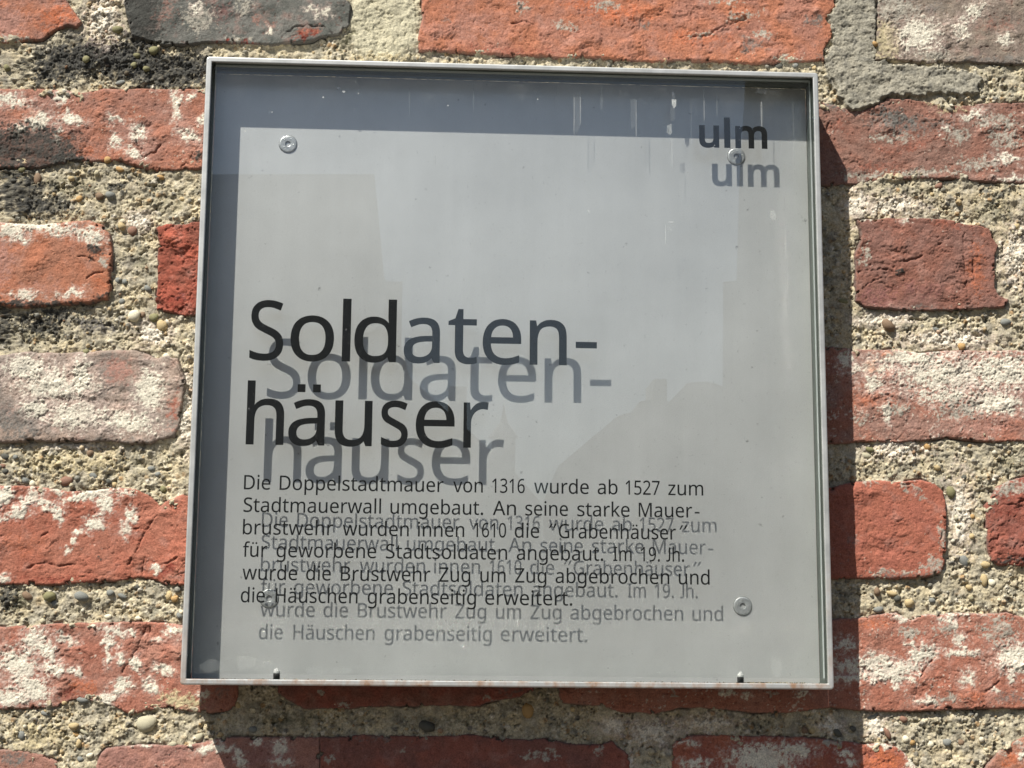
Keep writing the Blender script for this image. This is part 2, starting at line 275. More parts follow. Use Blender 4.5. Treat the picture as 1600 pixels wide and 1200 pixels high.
brick([(500.4, 1152), (540, 1152), (565, 1148), (600, 1150), (700, 1150), (730, 1148), (750, 1150), (780, 1153), (815, 1155), (830, 1156), (850, 1154), (880, 1160), (900, 1164), (940, 1163), (955, 1158), (970, 1170), (984, 1180), (985, 1200), (985, 1295), (500.4, 1295)],
      lin(162, 78, 62), lin(146, 80, 70), 1.2, 0.9, [('g', 515, 1188, 12, 10, 0, .8), ('g', 630, 1170, 6, 7, 0, .8), ('g', 840, 1180, 50, 10, 0, .4), ('g', 935, 1172, 10, 10, 0, .7), ('d', 600, 1154, 60, 5, 0, .7)])
brick([(1052, 1165), (1060, 1156), (1080, 1150), (1120, 1148), (1170, 1150), (1250, 1152), (1320, 1158), (1350, 1164), (1375, 1161), (1400, 1167), (1420, 1180), (1432, 1200), (1435, 1295), (1048, 1295), (1050, 1190)],
      lin(168, 76, 60), lin(190, 92, 60), 0.9, 1.0, [('w', 1190, 1186, 52, 24, 0, 1.1), ('w', 1240, 1172, 34, 12, 0, 1.0), ('w', 1085, 1192, 26, 10, 0, .8), ('w', 1320, 1176, 14, 5, 0, .9), ('w', 1326, 1190, 16, 6, 0, .9), ('w', 1075, 1160, 20, 6, 0, .6), ('g', 1300, 1160, 20, 7, 0, .9), ('o', 1380, 1188, 40, 20, 0, 1.0), ('w', 1372, 1164, 26, 4, 10, 1), ('w', 1424, 1188, 7, 16, -30, 1.1)], speck=.08)
brick([(1545, 1295), (1540, 1200), (1552, 1185), (1565, 1168), (1590, 1156), (1600, 1152), (1820, 1150), (1820, 1295)],
      lin(184, 104, 76), PINK, 0.5, 1.0, [('o', 1582, 1186, 20, 12, -30, 1), ('w', 1600, 1176, 10, 14, 30, 1), ('g', 1562, 1172, 14, 10, 0, .9), ('g', 1590, 1160, 14, 8, 0, .9)])
brick([(1100, 160), (1282, 158), (1300, 162), (1330, 170), (1345, 173), (1370, 164), (1385, 153), (1420, 155), (1460, 160), (1500, 165), (1540, 160), (1800, 160), (1800, 288), (1600, 286), (1540, 284), (1480, 279), (1430, 279), (1400, 282), (1370, 282), (1340, 287), (1290, 290), (1100, 290)],
      lin(152, 100, 88), lin(158, 94, 78), -0.4, 1.2, [('d', 1440, 195, 90, 16, 4, .8), ('g', 1560, 190, 50, 16, 0, .6), ('g', 1400, 215, 60, 10, 0, .5), ('d', 1330, 270, 30, 12, 0, .7), ('w', 1590, 280, 40, 8, 0, .6), ('k', 1395, 182, 34, 16, 10, .75), ('d', 1400, 190, 50, 20, 10, .95), ('d', 1300, 166, 40, 10, 0, .9), ('r', 1310, 195, 24, 10, 20, .7), ('r', 1420, 228, 60, 14, -12, .7), ('r', 1370, 260, 50, 10, -8, .7), ('g', 1495, 212, 26, 14, 0, .75), ('w', 1480, 202, 10, 7, 0, .8), ('s', 1480, 168, 30, 8, 10, .9), ('w', 1520, 180, 24, 8, -20, .7),
      ('g', 1530, 255, 50, 14, 0, .7), ('g', 1450, 270, 70, 7, 0, .85), ('g', 1350, 275, 50, 8, 0, .7), ('g', 1570, 215, 40, 26, 0, .45), ('w', 1575, 248, 30, 10, 0, .5)], [[(1292, 208), (1296, 190), (1292, 182)]], speck=.08)
brick([(1340, 344), (1360, 342), (1400, 341), (1440, 342), (1470, 343), (1490, 345), (1510, 352), (1530, 353), (1545, 358), (1552, 375), (1560, 385), (1553, 400), (1554, 430), (1553, 450), (1560, 462), (1575, 468), (1572, 480), (1540, 482), (1480, 485), (1430, 486), (1390, 484), (1350, 479), (1337, 470), (1337, 440), (1337, 395), (1345, 380), (1345, 360)],
      lin(156, 88, 72), lin(146, 90, 80), 1.8, 1.2, [('o', 1525, 420, 20, 62, 0, .65), ('r', 1490, 350, 50, 10, 0, .8), ('p', 1370, 465, 50, 22, 0, .75), ('p', 1440, 455, 70, 20, 0, .6), ('w', 1414, 345, 8, 5, 0, 1), ('k', 1404, 425, 5, 4, 0, .9), ('d', 1430, 482, 90, 5, 0, .7), ('w', 1355, 341, 12, 3, 0, .8), ('g', 1352, 400, 10, 30, 0, .45)],
      [[(1340, 424), (1362, 423), (1385, 421)], [(1345, 452), (1362, 440), (1378, 434)], [(1412, 410), (1438, 402), (1455, 390), (1470, 380)], [(1505, 365), (1505, 400), (1510, 450)], [(1518, 380), (1521, 440)]], speck=.03, rnd=2)
brick([(1100, 542), (1300, 542), (1340, 546), (1400, 546), (1440, 552), (1480, 548), (1520, 548), (1600, 548), (1780, 548), (1780, 690), (1600, 690), (1540, 690), (1480, 684), (1450, 688), (1400, 691), (1350, 690), (1310, 693), (1100, 694)],
      lin(168, 112, 100), lin(180, 100, 78), 0.9, 1.2, [('w', 1480, 585, 100, 34, 0, .85), ('w', 1420, 560, 60, 14, 0, .9), ('w', 1565, 580, 60, 36, 0, .85), ('w', 1550, 630, 60, 22, 0, .8), ('w', 1475, 620, 60, 16, 0, .65), ('w', 1365, 600, 22, 20, 0, .55), ('w', 1360, 575, 40, 14, 0, .6), ('w', 1320, 560, 14, 20, 0, .75), ('o', 1360, 575, 22, 16, 0, .65), ('o', 1352, 625, 26, 18, 0, .65),
      ('o', 1385, 552, 14, 5, 0, .8), ('g', 1500, 640, 50, 24, 0, .6), ('i', 1540, 668, 70, 20, 0, .8), ('w', 1385, 645, 8, 20, 0, .7), ('n', 1415, 675, 10, 12, 0, .4), ('r', 1560, 557, 12, 5, 0, .8), ('g', 1400, 640, 40, 14, 0, .45), ('g', 1345, 655, 20, 14, 0, .4)], speck=.16)
brick([(1020, 765), (1300, 762), (1340, 752), (1380, 750), (1400, 754), (1440, 750), (1460, 756), (1474, 768), (1478, 790), (1478, 850), (1476, 880), (1470, 896), (1450, 901), (1400, 905), (1360, 905), (1330, 904), (1300, 905), (1020, 905)],
      lin(184, 90, 64), lin(182, 88, 66), 2.4, 0.9, [('g', 1470, 835, 7, 24, 0, .95), ('g', 1458, 885, 20, 15, -20, .95), ('g', 1420, 762, 18, 6, 10, 1), ('i', 1425, 770, 12, 8, 0, .8), ('g', 1440, 776, 8, 6, 0, .8), ('d', 1400, 902, 80, 4, 0, .8), ('g', 1390, 895, 60, 6, 0, .5), ('g', 1360, 752, 20, 3, 0, .9), ('d', 1330, 845, 14, 20, 0, .6), ('d', 1320, 880, 12, 8, 0, .7)],
      [[(1402, 758), (1420, 757), (1432, 752)], [(1476, 820), (1466, 850), (1476, 862)]], speck=.03, rnd=5)
brick([(1558, 760), (1575, 752), (1600, 745), (1850, 742), (1850, 885), (1600, 885), (1560, 883), (1550, 875), (1544, 855), (1541, 820), (1540, 790), (1550, 775)],
      lin(154, 74, 60), lin(166, 78, 58), 0.6, 1.6, [('g', 1582, 762, 30, 14, -15, 1.0), ('k', 1580, 876, 40, 7, 0, .6), ('n', 1570, 800, 50, 10, -8, .5), ('d', 1548, 800, 8, 30, 0, .4)],
      [[(1550, 796), (1568, 788), (1585, 788), (1610, 778)], [(1560, 750), (1580, 745), (1610, 738)]], rnd=4)
# the rest of the courses, behind the sign and outside the picture
def plainbrick(x0, x1, y0, y1, i):
    c = [lin(176, 92, 70), lin(168, 104, 90), lin(186, 98, 66), lin(150, 84, 72)][i % 4]
    j = lambda a: (np.random.default_rng(i * 17 + int(a)).random() - .5) * 8
    brick([(x0 + j(1), y0 + j(2)), ((x0 + x1) / 2, y0 + j(3)), (x1 + j(4), y0 + j(5)), (x1 + j(6), y1 + j(7)), ((x0 + x1) / 2, y1 + j(8)), (x0 + j(9), y1 + j(10))],
          c, c * 0.85, 0.8, 1.0, [('w', x0 + (x1 - x0) * .3, (y0 + y1) / 2, 60, 30, 0, .6), ('g', x0 + (x1 - x0) * .8, y1 - 20, 50, 20, 0, .6)], (), False, .05)
_i = 0
for (y0, y1, spans) in [(-262, -122, [(-520, -260), (-230, 60), (90, 640), (670, 940), (970, 1500), (1530, 1800), (1830, 2100)]),
                        (-62, 66, [(-520, -235), (1885, 2100)]), (140, 262, [(-520, -235), (515, 770), (805, 1065), (1835, 2100)]),
                        (350, 482, [(-520, -295), (505, 1030), (1065, 1235), (1630, 1900), (1930, 2100)]),
                        (556, 692, [(-520, -215), (330, 600), (630, 1065), (1815, 2100)]), (760, 910, [(-520, -335), (595, 985), (1885, 2100)]),
                        (975, 1110, [(-520, -165), (1795, 2100)]), (1168, 1295, [(-520, -185), (1855, 2100)]),
                        (1360, 1495, [(-520, -240), (-205, 300), (335, 600), (640, 1170), (1210, 1480), (1520, 2100)])]:
    for x0, x1 in spans:
        plainbrick(x0, x1, y0, y1, _i); _i += 1

def brick_to_mm(P): return on_plane(P, SIGN_D)
for b in BR: b['mm'] = brick_to_mm(b['P'])

def outline_d(b, X, Z):
    s = b['seed']; amp = 0.8
    wx = X + amp * fbm(X, Z, 11, 3, s + 1) + 0.55 * fbm(X, Z, 2.6, 3, s + 5, .65)
    wz = Z + amp * fbm(X, Z, 11, 3, s + 2) + 0.55 * fbm(X, Z, 2.6, 3, s + 6, .65)
    d = sdf_poly(wx, wz, b['mm'])
    near = 1 - sstep(3, 8, d)
    chip = sstep(.22, .42, fbm(X, Z, 7, 4, s + 7, .6))
    return d - 2.6 * chip * near

def paint(x, z, u, v, c, h, patches, ragged=0.55, seed=0):
    """lay the patches over albedo c and height h; u, v are photograph positions of the points"""
    wu = u + 13 * fbm(x, z, 6.5, 3, seed + 40); wv = v + 13 * fbm(x, z, 6.5, 3, seed + 44)
    n1 = fbm(x, z, 7, 5, seed + 3, .62); n2 = fbm(x, z, 2.6, 4, seed + 9, .65); n3 = perlin(x / .95, z / .95, seed + 10)
    rag = n1 * ragged * 1.1 + n2 * 0.95 + n3 * 0.18
    lump = fbm(x, z, 1.3, 3, seed + 21); tonev = fbm(x, z, 4, 4, seed + 25)
    for (k, cx, cy, rx, ry, ang, s) in patches:
        near = (np.abs(u - cx) < max(rx, ry) * 2.2 + 22) & (np.abs(v - cy) < max(rx, ry) * 2.2 + 22)
        if not near.any(): continue
        col, dh, hard = KINDS[k]
        f = ell(wu[near], wv[near], cx, cy, rx, ry, ang) - 0.45 + (s - 1) * 0.55 + rag[near]
        if hard: m = sstep(-0.04, 0.2, f) * (0.70 + .27 * sstep(0, .4, f + n3[near] * .4))
        else: m = sstep(-.1, 0.7, f) * min(.95, s)
        if k in 'gdks': m = m * ((0.8 if k == 'k' else 0.45) + (0.2 if k == 'k' else 0.55) * sstep(-.35, .25, n2[near] + n1[near]))
        cc = np.asarray(col) * (1 + 0.22 * lump[near] + .28 * tonev[near])[:, None]
        if k == 'w':                                     # a thin bloom of lime round the thick crust
            th = sstep(-0.75, 0.1, f) * 0.42 * sstep(-.4, .3, n2[near] + .2)
            c[near] = c[near] * (1 - th[:, None]) + lin(206, 186, 174) * th[:, None]
        c[near] = c[near] * (1 - m[:, None]) + cc * m[:, None]
        h[near] += m * dh * (0.8 + 1.1 * lump[near] + .5 * tonev[near])
    return c, h

def brick_surface(b, X, Z, seed):
    u, v = to_px(X, Z)
    d = outline_d(b, X, Z)
    r = b['rough']
    big = fbm(X, Z, 38, 3, seed + 11)
    mid = fbm(X, Z, 8, 4, seed + 12)
    h = b['h'] + 1.1 * big + 0.62 * r * mid + 0.30 * r * fbm(X, Z, 2.4, 4, seed + 13, .7)
    # scraped and pitted face
    pit = fbm(X, Z, 3.2, 2, seed + 14)
    h -= 0.55 * r * sstep(0.30, 0.6, pit) + 0.35 * sstep(.3, .55, fbm(X, Z, 1.5, 2, seed + 50))
    ridge = 1 - np.abs(fbm(X * 0.8 + Z * 0.6, (Z - X * 0.5) * 2.2, 16, 3, seed + 15)) * 4
    h -= 0.5 * r * sstep(0.75, 1.0, ridge) * sstep(-.1, .3, big)
    # flaked ledges
    tq = (fbm(X + 2 * mid, Z * 1.5, 21, 4, seed + 60) + .35 * big) * 4.2; fl = np.floor(tq); fr_ = tq - fl
    fq = sstep(-.15, .35, fbm(X, Z, 30, 2, seed + 61))
    h += r * fq * 0.75 * (fl * .8 + sstep(.0, .12 , fr_))
    # worn arris
    R = b['rnd'] * 0.62 * (1 + 0.8 * fbm(X, Z, 22, 2, seed + 16)); R = np.clip(R, 0.8, 9)
    t = np.clip((R - d) / R, 0, 1)
    h = h - R * 0.55 * (1 - np.sqrt(np.clip(1 - t * t, 0, 1)))
    h = h - np.clip(-d, 0, None) * 5.0
    cmix = sstep(-0.35, 0.35, fbm(X, Z, 26, 4, seed + 17) + 0.3 * mid)
    c = np.asarray(b['c1']) * (1 - cmix[..., None]) + np.asarray(b['c2']) * cmix[..., None]
    mott = fbm(X, Z, 5, 4, seed + 18)
    c = c * (1 + 0.22 * mott + 0.14 * fbm(X, Z, 1.5, 2, seed + 51))[..., None]
    gy = c @ np.array([.3, .5, .2]); c = (c * 0.74 + gy[..., None] * 0.24) * np.array([.93, 1.07, .98])
    # thin greyish film in places
    film = sstep(0.12, 0.5, fbm(X, Z, 14, 4, seed + 19)) * 0.32
    c = mixc(c, lin(172, 136, 124), film)
    c = mixc(c, lin(110, 62, 48), sstep(0.34, 0.6, pit) * 0.5)
    sp = sstep(0.42, 0.60, fbm(X, Z, 3.0, 4, seed + 20, .65) + (b['speck'] * 2.0 - .16) + 0.45 * fbm(X, Z, 17, 3, seed + 52))
    if b['speck'] > 0:
        c = mixc(c, lin(208, 194, 178), sp * 0.8); h = h + 0.3 * sp
    shp = X.shape
    x1, z1, u1, v1 = X.ravel(), Z.ravel(), u.ravel(), v.ravel()
    c, h = paint(x1, z1, u1, v1, c.reshape(-1, 3), h.ravel(), b['patches'], seed=seed)
    c = c.reshape(shp + (3,)); h = h.reshape(shp)
    for ck in b['cracks']:
        dl = d_line(u + 3 * fbm(X, Z, 5, 2, seed + 30), v + 3 * fbm(X, Z, 5, 2, seed + 31), ck) / 1.95
        wd = np.clip(0.75 + 1.6 * fbm(X, Z, 9, 3, seed + 33), .08, 2.2)
        h -= 1.5 * (1 - sstep(0.0, 1.0, dl / wd)) * np.clip(wd * 1.2, 0, 1); c = mixc(c, lin(84, 52, 44), (1 - sstep(0.2, 0.9, dl / wd)) * 0.3)
        h += 0.5 * (1 - sstep(0, 7, dl)) * fbm(X, Z, 6, 2, seed + 34)
    c = mixc(c, GREY * 0.9, (1 - sstep(-0.6, 0.9, d + 0.8 * mott)) * 0.6)
    return d, h, np.clip(c, 0.01, 0.9)

def grid_mesh(name, X, Z, h, keep, C, origin):
    """quads of the grid whose four corners are kept; y grows into the wall, h stands out of it"""
    k = keep[:-1, :-1] & keep[1:, :-1] & keep[:-1, 1:] & keep[1:, 1:]
    idx = np.arange(X.size).reshape(X.shape)
    F = np.stack([idx[:-1, :-1][k], idx[1:, :-1][k], idx[1:, 1:][k], idx[:-1, 1:][k]], 1)
    used = np.zeros(X.size, bool); used[F.ravel()] = True
    remap = np.cumsum(used) - 1
    V = np.stack([X.ravel() / 1000, -h.ravel() / 1000, Z.ravel() / 1000 + SIGN_Z], 1)[used] - np.array(origin)
    return np_mesh(name, V, remap[F], C.reshape(-1, 3)[used])

STEP = 0.72
for i, b in enumerate(BR):
    P = b['mm']; s = STEP if b['fine'] else 2.4
    xs = np.arange(P[:, 0].min() - 3, P[:, 0].max() + 3, s); zs = np.arange(P[:, 1].min() - 3, P[:, 1].max() + 3, s)
    X, Z = np.meshgrid(xs, zs, indexing='ij')
    b['seed'] = 100 + i * 7
    d, h, C = brick_surface(b, X, Z, 100 + i * 7)
    cx, cz = float(P[:, 0].mean()) / 1000, float(P[:, 1].mean()) / 1000 + SIGN_Z
    me = grid_mesh('brick', X, Z, h, d > -1.9, C, (cx, 0, cz))
    o = link('brick', me, M_BRICK, wall); o.location = (cx, 0, cz)

# --- the mortar: one pebbly sheet between and partly over the bricks
SMEAR = [(1298, -62), (1352, -62), (1370, 0), (1371, 60), (1368, 96), (1400, 100), (1450, 104), (1500, 108), (1532, 118), (1530, 146), (1500, 150), (1470, 146), (1420, 150), (1385, 148), (1376, 160), (1345, 173), (1328, 170), (1308, 150), (1292, 122), (1288, 92), (1302, 62), (1292, 30), (1305, 8)]
MORTAR_PATCH = [  # (kind, x, y, rx, ry, angle, strength)
    ('v', 100, 290, 90, 22, 0, .6), ('v', 260, 320, 50, 24, 0, .45), ('v', 60, 520, 60, 20, 0, .7), ('v', 220, 405, 20, 40, 0, .5), ('v', 210, 725, 40, 16, 0, .5), ('v', 20, 940, 30, 26, 0, .8), ('v', 60, 1150, 40, 20, 0, .5), ('v', 180, 1140, 30, 14, 0, .5), ('v', 1560, 330, 50, 26, 0, .6), ('v', 1440, 300, 60, 14, 0, .5), ('v', 1420, 725, 40, 14, 0, .4), ('v', 1580, 720, 30, 16, 0, .6), ('v', 1390, 940, 60, 12, 0, .35), ('v', 1480, 1140, 50, 18, 0, .45), ('v', 450, 1125, 80, 16, 0, .7), ('v', 700, 1125, 120, 14, 0, .5), ('v', 1180, 1130, 80, 12, 0, .5), ('v', 540, 62, 12, 26, 20, .9),
    ('k', 110, 92, 60, 30, -15, 1.05), ('k', 190, 95, 60, 26, 0, 1.15), ('k', 260, 112, 70, 24, 0, 1.1), ('k', 210, 60, 26, 14, 30, .8), ('k', 70, 120, 26, 12, 0, .8), ('k', 150, 88, 90, 20, -4, .9), ('k', 300, 100, 40, 20, 0, .9), ('k', 20, 270, 40, 16, 0, .6), ('k', 150, 505, 60, 12, 5, .45),
    ('k', 30, 300, 50, 34, 0, .75), ('k', 65, 322, 44, 18, 0, .85), ('k', 185, 292, 24, 10, 0, .5), ('k', 60, 505, 54, 22, 10, .65), ('k', 6, 500, 10, 40, 0, .9), ('k', 90, 490, 26, 10, 0, .7), ('k', 10, 930, 16, 24, 0, .7), ('d', 150, 510, 50, 20, 0, .7), ('d', 200, 410, 16, 34, 0, .5),
    ('w', 160, 30, 28, 40, 0, .55), ('w', 215, 345, 26, 20, 0, .35), ('w', 240, 520, 30, 20, 0, .6), ('w', 290, 640, 12, 60, 0, .7), ('w', 120, 695, 60, 6, 0, .5),
    ('s', 110, 725, 110, 22, 0, .6), ('s', 60, 1150, 70, 30, 0, .5), ('s', 600, 90, 60, 8, 0, .8),
    ('w', 1340, 320, 20, 26, 0, .6), ('w', 1400, 320, 50, 18, 0, .4), ('d', 1480, 315, 60, 20, 0, .5), ('w', 1590, 400, 30, 60, 0, .3), ('w', 1400, 700, 60, 20, 0, .3), ('w', 1500, 800, 22, 70, 0, .45), ('w', 1380, 500, 50, 12, 0, .45), ('w', 1480, 530, 80, 14, 0, .5), ('w', 1370, 1135, 20, 18, 0, .7),
    ('w', 960, 1135, 30, 16, 0, .5), ('w', 1020, 1145, 40, 22, 0, .55), ('w', 1100, 1130, 60, 14, 0, .35), ('w', 1300, 1135, 24, 14, 0, .4), ('w', 985, 1190, 8, 12, 0, .9), ('k', 1400, 1190, 0.1, 0.1, 0, .1)]
def gap_depth(X, Z, D, seed=3):
    return 2.6 * (1 - sstep(0, 1.3, np.abs(D + 0.5))) * sstep(-0.05, 0.35, fbm(X, Z, 30, 2, 77))
def mortar_surface(X, Z):
    u, v = to_px(X, Z)
    D = np.full(X.shape, -60.0)
    for b in BR:
        P = b['mm']; x0, x1, z0, z1 = P[:, 0].min() - 14, P[:, 0].max() + 14, P[:, 1].min() - 14, P[:, 1].max() + 14
        m = (X > x0) & (X < x1) & (Z > z0) & (Z < z1)
        if m.any():
            D[m] = np.maximum(D[m], outline_d(b, X[m], Z[m]))
    sm = sdf_poly(u + 9 * fbm(X, Z, 7, 4, 41, .6), v + 9 * fbm(X, Z, 7, 4, 42, .6), np.array(SMEAR, float))
    jt = ell(u, v, 600, 30, 50, 62, 0) * 2           # the smoother smear in the joint above the sign
    smooth = np.clip(np.maximum(sstep(-1.0, 2.5, sm), sstep(0.0, 0.9, jt) * .8), 0, 1)
    a1, a2, ia, ib = worley(X + fbm(X, Z, 4, 2, 50), Z, 5.2, 1)
    b1, b2, ja, jb = worley(X, Z + fbm(X, Z, 3, 2, 51), 2.3, 2)
    c1_, c2_, ka, kb = worley(X, Z, 1.25, 3)
    low = fbm(X, Z, 30, 3, 60); mid = fbm(X, Z, 9, 4, 61); fin = fbm(X, Z, 1.8, 3, 62)
    g1 = np.clip(1 - (a1 / 0.46) ** 2, 0, 1) * (ia > 0.74); g2 = np.clip(1 - (b1 / 0.5) ** 2, 0, 1) * (ja > 0.62); g3 = np.clip(1 - (c1_ / 0.55) ** 2, 0, 1)
    trow = sstep(-.15, .2, fbm(X, Z, 22, 3, 67)); grain = (1 - 0.85 * smooth) * (1 - .72 * trow)
    h = -2.1 + 1.8 * low + 2.7 * mid * (1 - .5 * smooth) + .5 * trow + .45 * fbm(X, Z, 1.7, 3, 68, .7) + (0.5 * fin + 1.3 * fbm(X, Z, 3.4, 5, 66, .68)) * grain + (1.25 * np.sqrt(g1) + 0.85 * np.sqrt(g2) + 0.2 * g3) * grain
    hole = fbm(X, Z, 4.2, 3, 63)
    h -= 2.6 * sstep(0.20, 0.48, hole) * grain
    h += smooth * 1.9 + sstep(-0.6, 1.8, sm) * 2.0 + (0.55 * fbm(X, Z, 2.2, 4, 64, .7) + 1.3 * fbm(X, Z * 1.6, 13, 4, 65) - 1.0 * sstep(.25, .5, fbm(X, Z, 3.4, 3, 59))) * smooth
    # colour
    c = np.broadcast_to(lin(180, 172, 146), X.shape + (3,)).copy()
    c = mixc(c, lin(194, 178, 140), sstep(-.2, .4, fbm(X, Z, 24, 3, 70)) * .55)
    c = mixc(c, lin(128, 125, 110), sstep(-.05, .4, fbm(X, Z, 13, 4, 71)) * .8)
    c = mixc(c, lin(220, 214, 192), sstep(.15, .5, fbm(X, Z, 7, 4, 72)) * .5)
    tone = np.stack([lin(120, 118, 108), lin(200, 190, 160), lin(160, 128, 86), lin(98, 98, 94), lin(214, 208, 190), lin(150, 140, 118)])
    c = mixc(c, lin(158, 152, 136), trow * .5 * sstep(-.3, .3, fbm(X, Z, 9, 3, 78)))
    c = mixc(c, lin(202, 192, 160), sstep(.1, .5, fbm(X, Z, 33, 3, 79)) * .5)
    for g, idn, w in ((g1, ib, .8), (g2, jb, .6)):
        c = c * (1 - (w * sstep(0.1, .5, g) * grain)[..., None]) + tone[(idn * 5.99).astype(int)] * (w * sstep(0.1, .5, g) * grain)[..., None]
    c = c * (1 + (0.34 * (kb - .5) * grain)[..., None]) * (1 + 0.3 * fin[..., None] * grain[..., None])
    c = mixc(c, lin(104, 100, 84), sstep(0.2, .6, hole) * .6 * grain)
    js = sstep(0.0, 0.9, jt) * (sm < -2)
    c = mixc(c, lin(186, 182, 156), js * .85)
    c = mixc(c, mixc(np.broadcast_to(lin(152, 149, 134), X.shape + (3,)), lin(118, 117, 108), sstep(-.1, .45, fbm(X, Z, 8, 4, 74))) * (1 + .25 * fbm(X, Z, 2, 3, 75))[..., None], sstep(-2.5, 2.0, sm + 3 * fbm(X, Z, 4, 3, 76)) * .9)
    c *= (1 + 0.10 * fbm(X, Z, 3, 3, 73)[..., None])
    # the lower joints hold darker, greener dirt; black crust and lime over it
    shp = X.shape
    c, h = paint(X.ravel(), Z.ravel(), u.ravel(), v.ravel(), c.reshape(-1, 3), h.ravel(), [(k_, a_, b_, c_, d_, e_, f_ * (1.45 if k_ == 'k' else 1.15)) for k_, a_, b_, c_, d_, e_, f_ in MORTAR_PATCH], ragged=.6, seed=500)
    c = c.reshape(shp + (3,)); h = h.reshape(shp)
    # cracks beside and inside the smear
    for ck in ([(1371, 0), (1371, 92)], [(1288, 92), (1296, 118), (1310, 140)]):
        dl = d_line(u + 2 * fbm(X, Z, 5, 2, 91), v, ck) / 1.95
        h -= 2.6 * (1 - sstep(0.1, .9, dl))
    # edge against the bricks
    smr = 7.5 * sstep(.04, .36, fbm(X, Z, 24, 3, 88)) * (0.6 + fbm(X, Z, 5, 3, 89))
    over = np.clip(D - np.clip(smr, 0, None), 0, None); h = h + 2.4 * sstep(-2, 2, D) * sstep(.5, 3, smr)
    lim = sstep(-1.2, 1.5, sm)
    h = h - over * (0.75 - 0.6 * lim) * (1 + 0.5 * mid) - (over > 6) * (1 - lim) * 4
    h -= gap_depth(X, Z, D) * (1 - lim) * (smr < 1)
    return D, h, np.clip(c * np.array([1.04, 1.02, 1.03]), 0.01, .88), lim
def cuts(lo, hi, lo2, hi2, s, s2):
    return np.concatenate([np.arange(lo2, lo, s2), np.arange(lo, hi, s), np.arange(hi, hi2, s2)])
pa = on_plane([(-14, 1214), (1614, -14)], SIGN_D); pb = on_plane([(-515, 1600), (2095, -300)], SIGN_D)
xs = cuts(pa[0, 0], pa[1, 0], pb[0, 0], pb[1, 0], STEP, 2.2); zs = cuts(pa[0, 1], pa[1, 1], pb[0, 1], pb[1, 1], STEP, 2.2)
X, Z = np.meshgrid(xs, zs, indexing='ij')
D, h, C, lim = mortar_surface(X, Z)
hid = (np.abs(X - 14) < 212) & (np.abs(Z + 20) < 212)            # seen by nobody, right behind the sign
mo = link('mortar', grid_mesh('mortar', X, Z, h, ((D < 12.0) | (lim > .2)) & ~hid, C, (0, 0, 0)), M_MORTAR, wall)
xs2 = np.arange(-206, 236, 4.0); zs2 = np.arange(-240, 202, 4.0)
X2, Z2 = np.meshgrid(xs2, zs2, indexing='ij'); D2, h2, C2, _l = mortar_surface(X2, Z2)
V = np.stack([X2.ravel() / 1000, -(h2.ravel() - 2.5) / 1000, Z2.ravel() / 1000 + SIGN_Z], 1)
idx = np.arange(X2.size).reshape(X2.shape)
link('mortar_bed', np_mesh('mortar_bed', V, np.stack([idx[:-1, :-1].ravel(), idx[1:, :-1].ravel(), idx[1:, 1:].ravel(), idx[:-1, 1:].ravel()], 1), C2.reshape(-1, 3)), M_MORTAR, wall)

